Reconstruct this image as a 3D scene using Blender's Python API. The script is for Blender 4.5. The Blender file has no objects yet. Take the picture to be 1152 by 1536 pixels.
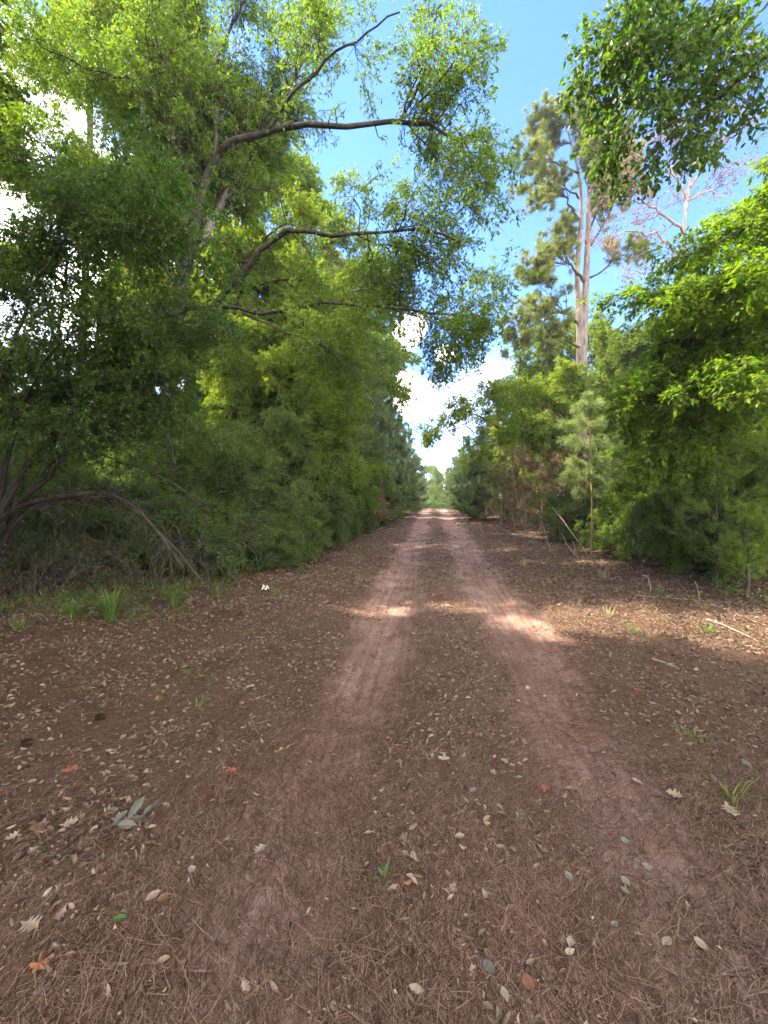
import bpy, math
import numpy as np
from mathutils import Vector, Matrix, Euler

rng = np.random.default_rng(11)
R_ = math.radians
U = rng.uniform
scene = bpy.context.scene
COL = scene.collection

# ------------------------------------------------------------------ camera
F = 640.0
CAM = Vector((0, 0, 1.6))
cam_rot = Euler((R_(90 - 2.5), 0, R_(6.6)), 'XYZ').to_matrix()
cd = bpy.data.cameras.new('camera')
cam = bpy.data.objects.new('camera', cd)
COL.objects.link(cam)
cam.location = CAM
cam.rotation_euler = Euler((R_(90 - 2.5), 0, R_(6.6)), 'XYZ')
cd.sensor_fit = 'HORIZONTAL'
cd.sensor_width = 36
cd.lens = 36 * F / 1152
cd.clip_start = 0.05
cd.clip_end = 3000
scene.camera = cam

def ray(px, py):
    return cam_rot @ Vector(((px - 576) / F, -(py - 768) / F, -1))

def at(px, py, Y):
    d = ray(px, py)
    t = Y / d.y
    return np.array(CAM + d * t)

# ------------------------------------------------------------------ terrain height
RC = 0.2            # x of the road's centre line
RUT_L, RUT_R = -0.62, 0.94

def sn(x, y, s, ph):
    return np.sin(x * s + ph + 1.7 * np.sin(y * s * .7 + ph * 2)) * np.cos(y * s * .9 - ph + 1.3 * np.sin(x * s * .8))

def rutmask(x, y):
    wob = .06 * np.sin(y * .45) + .03 * np.sin(y * 1.3 + 1)
    a = np.exp(-((x - RUT_L - wob) / .35) ** 2)
    b = np.exp(-((x - RUT_R - wob) / .39) ** 2)
    return np.maximum(a, b)

def gz(x, y):
    x = np.asarray(x, float); y = np.asarray(y, float)
    z = -.05 * rutmask(x, y)
    z += .02 * np.exp(-((x - .16) / .3) ** 2)
    z += .012 * sn(x, y, 1.1, .3) + .008 * sn(x, y, 3.1, 1.9) + .004 * sn(x, y, 8.3, .7)
    bank = np.clip((np.abs(x - .3) - 2.6) / 3.0, 0, 1)
    z += .16 * bank * bank * (3 - 2 * bank) + .05 * bank * sn(x, y, .6, 2.2)
    z += -.0016 * np.clip(y - 40, 0, 60) ** 2
    return z

def ground(px, py):
    d = ray(px, py)
    t = -CAM.z / d.z
    for _ in range(6):
        p = CAM + d * t
        t = (float(gz(p.x, p.y)) - CAM.z) / d.z
    p = CAM + d * t
    return np.array(p)

# ------------------------------------------------------------------ mesh builder
class MB:
    def __init__(self):
        self.V = []; self.F = {}; self.n = 0
    def add(self, V, *Fs):
        V = np.asarray(V, np.float32).reshape(-1, 3)
        for f in Fs:
            f = np.asarray(f, np.int32)
            self.F.setdefault(f.shape[1], []).append(f + self.n)
        self.V.append(V); self.n += len(V)
        return self
    def mesh(self, name, off=(0, 0, 0), smooth=False):
        me = bpy.data.meshes.new(name)
        V = np.concatenate(self.V) - np.asarray(off, np.float32)
        me.vertices.add(len(V)); me.vertices.foreach_set('co', V.ravel().astype(np.float32))
        loops, starts, s = [], [], 0
        for k, fl in self.F.items():
            f = np.concatenate(fl)
            loops.append(f.ravel()); starts.append(s + np.arange(len(f)) * k); s += f.size
        loops = np.concatenate(loops).astype(np.int32); starts = np.concatenate(starts).astype(np.int32)
        me.loops.add(len(loops)); me.loops.foreach_set('vertex_index', loops)
        me.polygons.add(len(starts)); me.polygons.foreach_set('loop_start', starts)
        me.polygons.foreach_set('use_smooth', np.full(len(starts), smooth))
        me.update(calc_edges=True)
        return me

def norm(a):
    return a / np.maximum(np.linalg.norm(a, axis=-1, keepdims=True), 1e-9)

def sweep(mb, P, R, sides=6, rough=0.0):
    """tubes along n polylines of k points"""
    P = np.asarray(P, float); R = np.asarray(R, float)
    n, k, _ = P.shape
    T = np.gradient(P, axis=1); T = norm(T)
    m = norm(P[:, -1] - P[:, 0])
    ref = np.where(np.abs(m[:, 2:3]) < .8, np.array([[0, 0, 1.]]), np.array([[1., 0, 0]]))
    u = norm(np.cross(T, ref[:, None, :])); v = np.cross(T, u)
    a = np.arange(sides) * 2 * np.pi / sides
    RR = R[:, :, None] * np.ones(sides)
    if rough:
        RR = RR * (1 + rough * rng.normal(size=RR.shape))
    V = P[:, :, None, :] + RR[..., None] * (np.cos(a)[:, None] * u[:, :, None, :] + np.sin(a)[:, None] * v[:, :, None, :])
    idx = np.arange(n * k * sides).reshape(n, k, sides)
    A = idx[:, :-1]; B = idx[:, 1:]
    f = np.stack([A, np.roll(A, -1, 2), np.roll(B, -1, 2), B], -1).reshape(-1, 4)
    cap = idx[:, -1, :]
    mb.add(V, f, cap)

def smooth_path(pts, k):
    pts = np.asarray(pts, float)
    q = np.vstack([2 * pts[0] - pts[1], pts, 2 * pts[-1] - pts[-2]])
    m = len(pts) - 1
    out = []
    for s in np.linspace(0, m - 1e-6, k):
        i = int(s); t = s - i
        p0, p1, p2, p3 = q[i], q[i + 1], q[i + 2], q[i + 3]
        out.append(.5 * (2 * p1 + (p2 - p0) * t + (2 * p0 - 5 * p1 + 4 * p2 - p3) * t * t + (3 * p1 - p0 - 3 * p2 + p3) * t ** 3))
    return np.array(out)

def limb(pts, r0, r1, k=16, wig=.0):
    p = smooth_path(pts, k)
    if wig:
        w = rng.normal(size=p.shape) * wig; w[0] = 0; p = p + w
    s = np.linspace(0, 1, k)
    return p, r0 + (r1 - r0) * s ** .8

def pick(P, n, t0, t1, pw=1.0):
    seg = np.linalg.norm(np.diff(P, axis=1), axis=2).sum(1) ** pw
    i = rng.choice(len(P), n, p=seg / seg.sum())
    t = U(t0, t1, n)
    kk = P.shape[1] - 1
    f = t * kk; j = np.minimum(f.astype(int), kk - 1); a = (f - j)[:, None]
    p = P[i, j] * (1 - a) + P[i, j + 1] * a
    T = norm(P[i, j + 1] - P[i, j])
    return i, j, a[:, 0], t, p, T

def spawn(P, R, n, t0, t1, L0, L1, ang=(35, 70), up=0., bend=(0, 0, 0), wig=.06, k=5, rr=.55, rmax=.05, rmin=.002, fall=.5, bias=(0, 0, 0), taper=.3, pw=1.0, flatz=1.):
    i, j, a, t, p, T = pick(P, n, t0, t1, pw)
    r = R[i, j] * (1 - a) + R[i, np.minimum(j + 1, P.shape[1] - 1)] * a
    q = rng.normal(size=(n, 3)); q -= (q * T).sum(1, keepdims=True) * T; q = norm(q)
    an = np.radians(U(ang[0], ang[1], n))[:, None]
    d = T * np.cos(an) + q * np.sin(an) + np.array([0, 0, up]) + np.array(bias); d[:, 2] *= flatz; d = norm(d)
    L = (U(L0, L1, n) * (1 - fall * t))[:, None, None]
    s = np.linspace(0, 1, k)[None, :, None]
    w = np.cumsum(rng.normal(size=(n, k, 3)) * wig, axis=1); w -= w[:, :1]
    C = p[:, None] + L * (s * d[:, None] + s * s * np.array(bend) + w)
    r0 = np.clip(r * rr, rmin, rmax)[:, None]
    return C, r0 * np.linspace(1, taper, k)[None]

def leaves(mb, P, n, L=(.05, .08), wr=.4, droop=.25, flat=.5, fold=.12, t0=.15, t1=1.0, along=.8, rnd=.8, six=False, scatter=.0, pw=1.0):
    i, j, a, t, p, T = pick(P, n, t0, t1, pw)
    if scatter: p = p + rng.normal(size=p.shape) * scatter
    d = norm(T * along + rng.normal(size=(n, 3)) * rnd * .6 + np.array([0, 0, -droop]))
    nn = rng.normal(size=(n, 3)) * (1 - flat) + np.array([0, 0, flat])
    nn -= (nn * d).sum(1, keepdims=True) * d; nn = norm(nn)
    w = np.cross(d, nn)
    Ls = U(L[0], L[1], n)[:, None]; W = Ls * wr * U(.8, 1.2, (n, 1)) * .5; fo = Ls * fold * U(.2, 1.4, (n, 1))
    b = p + d * .12 * Ls
    if not six:
        V = np.stack([b, b + .5 * Ls * d + W * w + fo * nn, b + Ls * d, b + .5 * Ls * d - W * w + fo * nn], 1)
        mb.add(V, np.arange(4 * n).reshape(n, 4))
    else:
        cu = Ls * U(-.15, .25, (n, 1))
        V = np.stack([b, b + .3 * Ls * d + .85 * W * w + fo * nn, b + .68 * Ls * d + W * w + (fo - cu * .4) * nn, b + Ls * d - cu * nn,
                      b + .68 * Ls * d - W * w + (fo - cu * .4) * nn, b + .3 * Ls * d - .85 * W * w + fo * nn, b + .62 * Ls * d - cu * .2 * nn], 1)
        o = np.arange(n)[:, None] * 7
        mb.add(V, np.concatenate([o + np.array([[0, 1, 2, 6]]), o + np.array([[6, 2, 3, 4]]), o + np.array([[0, 6, 4, 5]])]))

def needles(mb, p, T, m, L=(.12, .2), w=.004, spread=.8, droop=.1):
    n = len(p) * m
    p = np.repeat(p, m, 0); T = np.repeat(T, m, 0)
    q = rng.normal(size=(n, 3)); q -= (q * T).sum(1, keepdims=True) * T; q = norm(q)
    d = norm(T * U(.25, 1.1, (n, 1)) + q * spread * U(.5, 1.2, (n, 1)))
    Ls = U(L[0], L[1], (n, 1))
    side = norm(np.cross(d, rng.normal(size=(n, 3)))) * w * .5
    p = p - T * U(0, .10, (n, 1))
    mid = p + d * Ls * .55
    tip = p + d * Ls + np.array([0, 0, -1]) * droop * Ls
    V = np.stack([p - side, p + side, mid + side, tip, mid - side], 1)
    mb.add(V, np.arange(5 * n).reshape(n, 5))

# ------------------------------------------------------------------ objects
def tag(o, label=None, cat=None, group=None, kind=None):
    if label: o['label'] = label
    if cat: o['category'] = cat
    if group: o['group'] = group
    if kind: o['kind'] = kind
    return o

def thing(name, label, cat, loc, group=None):
    o = bpy.data.objects.new(name, None); COL.objects.link(o)
    o.location = [float(c) for c in loc]; o.empty_display_size = .2
    return tag(o, label, cat, group)

def part(name, mb, m, parent, smooth=False, label=None):
    me = mb.mesh(name, parent.location if parent else (0, 0, 0), smooth)
    me.materials.append(m)
    o = bpy.data.objects.new(name, me); COL.objects.link(o)
    if parent: o.parent = parent
    if label: o['label'] = label
    return o

def single(name, mb, m, loc, label, cat, group=None, smooth=False):
    me = mb.mesh(name, loc, smooth); me.materials.append(m)
    o = bpy.data.objects.new(name, me); COL.objects.link(o)
    o.location = [float(c) for c in loc]
    return tag(o, label, cat, group)

def dup(root, loc, rz=0., sc=1., label=None, group=None):
    r = root.copy(); COL.objects.link(r)
    r.location = [float(c) for c in loc]; r.rotation_euler = (0, 0, rz)
    r.scale = (sc, sc, sc) if np.isscalar(sc) else sc
    if label: r['label'] = label
    if group: r['group'] = group
    for ch in root.children:
        c = ch.copy(); COL.objects.link(c); c.parent = r
    return r

# ------------------------------------------------------------------ materials
def nt(m):
    m.use_nodes = True
    t = m.node_tree
    return t, t.nodes, t.links

def newmat(name):
    m = bpy.data.materials.new(name)
    t, N, L = nt(m); N.clear()
    out = N.new('ShaderNodeOutputMaterial')
    return m, N, L, out

def ramp(N, stops, interp='LINEAR'):
    r = N.new('ShaderNodeValToRGB'); e = r.color_ramp
    e.interpolation = interp
    while len(e.elements) < len(stops): e.elements.new(.5)
    for el, (p, c) in zip(e.elements, stops):
        el.position = p; el.color = (*c, 1)
    return r

def leafmat(name, stops, trans=.45, tcol=(1.9, 2.1, .55), rough=.5, spec=.22, clump=.35, cs=.8, alt=None):
    m, N, L, out = newmat(name)
    g = N.new('ShaderNodeNewGeometry')
    r = ramp(N, stops); L.new(g.outputs['Random Per Island'], r.inputs[0])
    col = r.outputs[0]
    tc = N.new('ShaderNodeTexCoord')
    no = N.new('ShaderNodeTexNoise'); no.inputs['Scale'].default_value = cs; no.inputs['Detail'].default_value = 2
    L.new(tc.outputs['Object'], no.inputs['Vector'])
    mr = N.new('ShaderNodeMapRange'); mr.inputs[1].default_value = .35; mr.inputs[2].default_value = .68
    L.new(no.outputs[0], mr.inputs[0])
    mx = N.new('ShaderNodeMix'); mx.data_type = 'RGBA'
    ml = N.new('ShaderNodeMath'); ml.operation = 'MULTIPLY'; ml.inputs[1].default_value = clump
    L.new(mr.outputs[0], ml.inputs[0]); L.new(ml.outputs[0], mx.inputs[0])
    L.new(col, mx.inputs[6])
    mx.inputs[7].default_value = (*(alt or (.10, .14, .02)), 1)
    col = mx.outputs[2]
    p = N.new('ShaderNodeBsdfPrincipled'); L.new(col, p.inputs['Base Color'])
    p.inputs['Roughness'].default_value = rough; p.inputs['Specular IOR Level'].default_value = spec
    mu = N.new('ShaderNodeMix'); mu.data_type = 'RGBA'; mu.blend_type = 'MULTIPLY'; mu.inputs[0].default_value = 1
    L.new(col, mu.inputs[6]); mu.inputs[7].default_value = (*tcol, 1)
    tr = N.new('ShaderNodeBsdfTranslucent'); L.new(mu.outputs[2], tr.inputs[0])
    ms = N.new('ShaderNodeMixShader'); ms.inputs[0].default_value = trans
    L.new(p.outputs[0], ms.inputs[1]); L.new(tr.outputs[0], ms.inputs[2]); L.new(ms.outputs[0], out.inputs[0])
    return m

def barkmat(name, c1, c2, scale=8, stretch=(1, 1, .25), bump=.6, c3=None):
    m, N, L, out = newmat(name)
    tc = N.new('ShaderNodeTexCoord'); mp = N.new('ShaderNodeMapping'); mp.inputs['Scale'].default_value = stretch
    L.new(tc.outputs['Object'], mp.inputs[0])
    no = N.new('ShaderNodeTexNoise'); no.inputs['Scale'].default_value = scale; no.inputs['Detail'].default_value = 8
    no.inputs['Roughness'].default_value = .65
    L.new(mp.outputs[0], no.inputs['Vector'])
    st = [(.32, c1), (.62, c2)]
    if c3: st.append((.75, c3))
    r = ramp(N, st); L.new(no.outputs[0], r.inputs[0])
    p = N.new('ShaderNodeBsdfPrincipled'); L.new(r.outputs[0], p.inputs['Base Color']); p.inputs['Roughness'].default_value = .9
    p.inputs['Specular IOR Level'].default_value = .15
    b = N.new('ShaderNodeBump'); b.inputs['Strength'].default_value = bump; b.inputs['Distance'].default_value = .03
    L.new(no.outputs[0], b.inputs['Height']); L.new(b.outputs[0], p.inputs['Normal']); L.new(p.outputs[0], out.inputs[0])
    return m

def islandmat(name, stops, rough=.85, spec=.06, trans=0., interp='LINEAR'):
    m, N, L, out = newmat(name)
    g = N.new('ShaderNodeNewGeometry'); r = ramp(N, stops, interp); L.new(g.outputs['Random Per Island'], r.inputs[0])
    tc = N.new('ShaderNodeTexCoord'); no = N.new('ShaderNodeTexNoise'); no.inputs['Scale'].default_value = 60
    L.new(tc.outputs['Object'], no.inputs['Vector'])
    mr = N.new('ShaderNodeMapRange'); mr.inputs[3].default_value = .65; mr.inputs[4].default_value = 1.3
    L.new(no.outputs[0], mr.inputs[0])
    mu = N.new('ShaderNodeVectorMath'); mu.operation = 'SCALE'; L.new(r.outputs[0], mu.inputs[0]); L.new(mr.outputs[0], mu.inputs['Scale'])
    p = N.new('ShaderNodeBsdfPrincipled'); L.new(mu.outputs[0], p.inputs['Base Color'])
    p.inputs['Roughness'].default_value = rough; p.inputs['Specular IOR Level'].default_value = spec
    if trans:
        tr = N.new('ShaderNodeBsdfTranslucent'); L.new(mu.outputs[0], tr.inputs[0])
        ms = N.new('ShaderNodeMixShader'); ms.inputs[0].default_value = trans
        L.new(p.outputs[0], ms.inputs[1]); L.new(tr.outputs[0], ms.inputs[2]); L.new(ms.outputs[0], out.inputs[0])
    else:
        L.new(p.outputs[0], out.inputs[0])
    return m

M = {}
M['oak_leaf'] = leafmat('oak_leaf', [(0, (.06, .105, .016)), (.5, (.10, .155, .022)), (.9, (.13, .20, .03)), (1, (.22, .22, .03))], trans=.5, alt=(.14, .20, .03))
M['near_leaf'] = leafmat('near_leaf', [(0, (.038, .08, .012)), (.6, (.062, .115, .017)), (1, (.12, .17, .028))], trans=.48, rough=.4, spec=.35, alt=(.04, .085, .02))
M['gum_leaf'] = leafmat('gum_leaf', [(0, (.065, .125, .014)), (.6, (.115, .19, .018)), (1, (.19, .25, .028))], trans=.5, tcol=(1.9, 2.0, .5), alt=(.12, .19, .025))
M['yellow_leaf'] = leafmat('yellow_leaf', [(0, (.07, .13, .022)), (.55, (.12, .185, .03)), (.9, (.20, .235, .04)), (1, (.28, .2, .04))], trans=.5, tcol=(1.9, 2.0, .5), clump=.5, alt=(.19, .23, .035))
M['shrub_leaf'] = leafmat('shrub_leaf', [(0, (.06, .10, .022)), (.5, (.095, .145, .03)), (.9, (.14, .19, .045)), (1, (.2, .16, .06))], trans=.45, rough=.4, spec=.45, alt=(.075, .12, .03))
M['bright_leaf'] = leafmat('bright_leaf', [(0, (.075, .14, .02)), (.6, (.13, .20, .028)), (1, (.20, .25, .05))], trans=.48, alt=(.19, .22, .05), clump=.45)
M['forest_leaf'] = leafmat('forest_leaf', [(0, (.06, .105, .018)), (.5, (.10, .155, .024)), (.9, (.14, .20, .032)), (1, (.22, .2, .04))], trans=.45, alt=(.13, .17, .03), clump=.5, cs=.4)
M['dead_leaf'] = leafmat('dead_leaf', [(0, (.16, .09, .05)), (.6, (.26, .15, .09)), (1, (.36, .24, .15))], trans=.3, tcol=(1.2, 1.1, .9), alt=(.2, .12, .07))
M['needle'] = leafmat('needle', [(0, (.14, .17, .045)), (.6, (.225, .255, .075)), (1, (.33, .34, .12))], trans=.45, tcol=(1.2, 1.3, .7), alt=(.14, .17, .06), rough=.4)
M['young_needle'] = leafmat('young_needle', [(0, (.17, .24, .075)), (.6, (.26, .33, .11)), (1, (.40, .44, .19))], trans=.3, tcol=(1.2, 1.2, .7), alt=(.2, .24, .1), rough=.4)
M['blue_needle'] = leafmat('blue_needle', [(0, (.09, .145, .06)), (.6, (.145, .205, .08)), (1, (.21, .26, .10))], trans=.4, tcol=(1.2, 1.3, .7), alt=(.11, .15, .07), rough=.4)
M['brown_needle'] = leafmat('brown_needle', [(0, (.11, .075, .04)), (.6, (.17, .125, .06)), (1, (.25, .19, .1))], trans=.25, tcol=(1.1, 1, .8), alt=(.18, .13, .07))
M['bark'] = barkmat('bark', (.02, .016, .013), (.07, .058, .047))
M['lichen_bark'] = barkmat('lichen_bark', (.07, .06, .05), (.2, .18, .15), scale=10, c3=(.32, .33, .29))
M['pine_bark'] = barkmat('pine_bark', (.08, .062, .054), (.24, .195, .175), scale=7, stretch=(1, 1, .3), bump=.9, c3=(.36, .30, .275))
M['sap_bark'] = barkmat('sap_bark', (.18, .11, .06), (.34, .23, .13), scale=14)
M['twig_bark'] = barkmat('twig_bark', (.035, .028, .022), (.11, .088, .07), scale=12)
M['dead_wood'] = barkmat('dead_wood', (.19, .14, .11), (.36, .28, .23), scale=12)
M['grey_wood'] = barkmat('grey_wood', (.11, .095, .08), (.30, .26, .215), scale=15)
M['litter'] = islandmat('litter', [(0, (.07, .045, .031)), (.3, (.14, .092, .062)), (.6, (.22, .15, .105)), (.82, (.285, .208, .15)), (.93, (.34, .26, .19)), (.95, (.22, .09, .05)), (.98, (.15, .135, .115)), (1, (.09, .12, .05))], trans=.12)
M['needle_litter'] = islandmat('needle_litter', [(0, (.045, .023, .014)), (.4, (.115, .063, .037)), (.75, (.205, .122, .075)), (1, (.33, .22, .145))], rough=.6)
M['grass'] = islandmat('grass', [(0, (.07, .14, .025)), (.6, (.13, .21, .04)), (.9, (.24, .26, .07)), (1, (.36, .3, .14))], rough=.5, trans=.35)
M['dry_grass'] = islandmat('dry_grass', [(0, (.2, .2, .07)), (.5, (.36, .3, .14)), (1, (.5, .42, .25))], rough=.6, trans=.3)

def ground_mat():
    m, N, L, out = newmat('forest_ground')
    tc = N.new('ShaderNodeTexCoord')
    at_ = N.new('ShaderNodeAttribute'); at_.attribute_name = 'wear'
    n1 = N.new('ShaderNodeTexNoise'); n1.inputs['Scale'].default_value = 1.6; n1.inputs['Detail'].default_value = 6; n1.inputs['Roughness'].default_value = .65
    n2 = N.new('ShaderNodeTexNoise'); n2.inputs['Scale'].default_value = 45; n2.inputs['Detail'].default_value = 8; n2.inputs['Roughness'].default_value = .7
    n3 = N.new('ShaderNodeTexNoise'); n3.inputs['Scale'].default_value = 9; n3.inputs['Detail'].default_value = 5
    vo = N.new('ShaderNodeTexVoronoi'); vo.inputs['Scale'].default_value = 28
    for n in (n1, n2, n3, vo): L.new(tc.outputs['Object'], n.inputs['Vector'])
    dirt = ramp(N, [(.3, (.165, .09, .063)), (.5, (.26, .158, .118)), (.72, (.36, .245, .195))]); L.new(n1.outputs[0], dirt.inputs[0])
    duff = ramp(N, [(.3, (.036, .02, .013)), (.5, (.11, .066, .043)), (.7, (.25, .165, .112))]); L.new(n2.outputs[0], duff.inputs[0])
    dv = ramp(N, [(.3, (.6, .6, .6)), (.7, (1.3, 1.3, 1.3))]); L.new(n2.outputs[0], dv.inputs[0])
    mpg = N.new('ShaderNodeMapping'); mpg.inputs['Scale'].default_value = (16, 1.1, 1); L.new(tc.outputs['Object'], mpg.inputs[0])
    n4 = N.new('ShaderNodeTexNoise'); n4.inputs['Scale'].default_value = 1; n4.inputs['Detail'].default_value = 5; n4.inputs['Distortion'].default_value = .6; L.new(mpg.outputs[0], n4.inputs['Vector'])
    tv = ramp(N, [(.35, (.72, .70, .69)), (.6, (1.12, 1.12, 1.12))]); L.new(n4.outputs[0], tv.inputs[0])
    m0 = N.new('ShaderNodeMix'); m0.data_type = 'RGBA'; m0.blend_type = 'MULTIPLY'; m0.inputs[0].default_value = 1
    L.new(dv.outputs[0], m0.inputs[6]); L.new(tv.outputs[0], m0.inputs[7])
    mm = N.new('ShaderNodeMix'); mm.data_type = 'RGBA'; mm.blend_type = 'MULTIPLY'; mm.inputs[0].default_value = 1
    L.new(dirt.outputs[0], mm.inputs[6]); L.new(m0.outputs[2], mm.inputs[7])
    ad = N.new('ShaderNodeMath'); ad.operation = 'ADD'
    sb = N.new('ShaderNodeMath'); sb.operation = 'MULTIPLY_ADD'; sb.inputs[1].default_value = .9; sb.inputs[2].default_value = -.42
    ss = N.new('ShaderNodeMath'); ss.operation = 'ADD'; L.new(n3.outputs[0], ss.inputs[0])
    s1 = N.new('ShaderNodeMath'); s1.operation = 'MULTIPLY_ADD'; s1.inputs[1].default_value = 1.3; s1.inputs[2].default_value = -.72; L.new(n1.outputs[0], s1.inputs[0]); L.new(s1.outputs[0], ss.inputs[1])
    L.new(ss.outputs[0], sb.inputs[0]); L.new(at_.outputs['Fac'], ad.inputs[0]); L.new(sb.outputs[0], ad.inputs[1])
    mr = N.new('ShaderNodeMapRange'); mr.inputs[1].default_value = .25; mr.inputs[2].default_value = .7; L.new(ad.outputs[0], mr.inputs[0])
    mx = N.new('ShaderNodeMix'); mx.data_type = 'RGBA'
    L.new(mr.outputs[0], mx.inputs[0]); L.new(duff.outputs[0], mx.inputs[6]); L.new(mm.outputs[2], mx.inputs[7])
    p = N.new('ShaderNodeBsdfPrincipled'); L.new(mx.outputs[2], p.inputs['Base Color']); p.inputs['Roughness'].default_value = .95
    p.inputs['Specular IOR Level'].default_value = .1
    b = N.new('ShaderNodeBump'); b.inputs['Strength'].default_value = .8; b.inputs['Distance'].default_value = .02
    ah = N.new('ShaderNodeMath'); ah.operation = 'ADD'; L.new(n2.outputs[0], ah.inputs[0]); ah2 = N.new('ShaderNodeMath'); ah2.operation = 'ADD'; L.new(n3.outputs[0], ah2.inputs[0]); L.new(n4.outputs[0], ah2.inputs[1]); L.new(ah2.outputs[0], ah.inputs[1])
    L.new(ah.outputs[0], b.inputs['Height']); L.new(b.outputs[0], p.inputs['Normal']); L.new(p.outputs[0], out.inputs[0])
    return m

# ------------------------------------------------------------------ ground sheet
def axis(lo, hi, flo, fhi, fine, grow):
    a = list(np.arange(flo, fhi + 1e-6, fine))
    s = fine
    while a[-1] < hi: s *= grow; a.append(a[-1] + s)
    s = fine
    while a[0] > lo: s *= grow; a.insert(0, a[0] - s)
    return np.array(a)

gx = axis(-400, 400, -4.5, 5.0, .06, 1.09)
gy = axis(-60, 900, .4, 9, .06, 1.03)
GX, GY = np.meshgrid(gx, gy)
GZ = gz(GX, np.minimum(GY, 90))
gb = MB()
nx, ny = len(gx), len(gy)
ii = np.arange(nx * ny).reshape(ny, nx)
gb.add(np.stack([GX, GY, GZ], -1), np.stack([ii[:-1, :-1], ii[:-1, 1:], ii[1:, 1:], ii[1:, :-1]], -1).reshape(-1, 4))
gme = gb.mesh('ground', smooth=True)
wear = gme.attributes.new('wear', 'FLOAT', 'POINT')
wv = rutmask(GX, GY) * (.95 + .3 * np.clip((5 - GY) / 4, 0, 1)) + .30 * np.exp(-((GX - .2) / 1.5) ** 4)
wear.data.foreach_set('value', wv.ravel().astype(np.float32))
gme.materials.append(ground_mat())
go = bpy.data.objects.new('ground', gme); COL.objects.link(go); tag(go, kind='structure')

# ------------------------------------------------------------------ litter
def scatter_xy(n, x0, x1, y0, y1, dens, yp=1.0):
    out = []
    have = 0
    while have < n:
        m = n * 2
        y = y0 + (y1 - y0) * U(0, 1, m) ** yp
        x = U(x0, x1, m)
        # keep only what the wide lens can see, with a margin to either side
        ok = (x > -1.35 * y - 1.2) & (x < 1.0 * y + 1.2) & (U(0, 1, m) < dens(x, y))
        out.append(np.stack([x[ok], y[ok]], 1)); have += ok.sum()
    return np.concatenate(out)[:n]

def fade(y, a, b, e=2.0):
    return np.clip((y - a) / e + (a < 1), 0, 1) * np.clip((b - y) / e, 0, 1)

def leaf_dens(x, y):
    r = rutmask(x, y)
    d = 1 - .87 * np.clip(r * 1.3, 0, 1)
    d *= .3 + .7 * np.clip((np.abs(x - .2) - 1.05) / .9, 0, 1) + .30 * np.exp(-((x - .2) / .38) ** 2)
    return d * (.3 + .7 * (sn(x, y, 1.7, 4.) * .5 + .5)) * (.12 + .88 * (sn(x, y, 4.7, 1.) * .5 + .5) ** 1.6) * (.4 + .6 * (sn(x, y, 11., 2.) * .5 + .5))

def ground_leaves(mb, xy, L0, L1, wr, tilt=.35, lobed=False):
    n = len(xy)
    z = gz(xy[:, 0], xy[:, 1]) + U(.004, .022, n)
    p = np.stack([xy[:, 0], xy[:, 1], z], 1)
    nn = norm(np.stack([rng.normal(size=n) * tilt, rng.normal(size=n) * tilt, np.ones(n)], 1))
    a = U(0, 2 * np.pi, n)
    d = np.stack([np.cos(a), np.sin(a), np.zeros(n)], 1); d -= (d * nn).sum(1, keepdims=True) * nn; d = norm(d)
    w = np.cross(nn, d)
    Ls = U(L0, L1, n)[:, None]; W = Ls * wr * U(.45, 1.25, (n, 1)) * .5
    fo = Ls * U(-.2, .38, (n, 1)); cu = Ls * U(-.12, .4, (n, 1))
    def pt(s, q, h): return p + (s - .5) * Ls * d + q * W * w + (h * fo + (2 * s - 1) ** 2 * cu) * nn
    if lobed:
        prof = [(0, .07), (.15, .15), (.28, .95), (.36, .4), (.5, 1.25), (.6, .45), (.74, 1.0), (.84, .4)]
    else:
        prof = [(0, .05), (.25, .75), (.55, 1.0), (.8, .6)]
    left = [pt(s, q, min(q, 1)) for s, q in prof]; right = [pt(s, -q, min(q, 1)) for s, q in prof]
    mid = [pt(s, 0, 0) for s, q in prof]
    tip = pt(1, 0, 0)
    m = len(prof)
    V = np.stack(left + mid + right + [tip], 1)
    o = np.arange(n)[:, None] * (3 * m + 1)
    fs = []
    for i in range(m - 1):
        fs.append(o + np.array([[i, m + i, m + i + 1, i + 1]])); fs.append(o + np.array([[m + i, 2 * m + i, 2 * m + i + 1, m + i + 1]]))
    ft = [o + np.array([[m - 1, 2 * m - 1, 3 * m]]), o + np.array([[2 * m - 1, 3 * m - 1, 3 * m]])]
    mb.add(V, np.concatenate(fs), np.concatenate(ft))

lb = MB()
ground_leaves(lb, scatter_xy(40000, -9, 7, .8, 8, lambda x, y: leaf_dens(x, y) * fade(y, 0, 8, 3)), .016, .05, .42, tilt=.45)
ground_leaves(lb, scatter_xy(60000, -9, 7, .8, 9, lambda x, y: (.06 + .94 * leaf_dens(x, y)) * fade(y, 0, 9, 4), 1.2), .006, .02, .5, tilt=.5)
ground_leaves(lb, scatter_xy(2600, -6, 5, .8, 6.5, leaf_dens), .03, .062, .62, lobed=True)
ground_leaves(lb, scatter_xy(135000, -16, 13, 4.5, 20, lambda x, y: leaf_dens(x, y) * fade(y, 5, 20, 3)), .03, .07, .5, tilt=.45)
ground_leaves(lb, scatter_xy(70000, -22, 16, 16, 48, lambda x, y: leaf_dens(x, y) * fade(y, 16, 99, 4)), .06, .10, .55)
lo = part('leaf_litter', lb, M['litter'], None); tag(lo, 'fallen brown and tan leaves scattered over the dirt road and its verges', 'leaf litter', kind='stuff')

def needle_dens(x, y):
    r = rutmask(x, y)
    d = 1 - .82 * np.clip(r * 1.2, 0, 1) * (.75 + .25 * np.clip((y - 1.5) / 3, 0, 1))
    return d * (.25 + .75 * (sn(x, y, 1.3, 2.) * .5 + .5))

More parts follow.
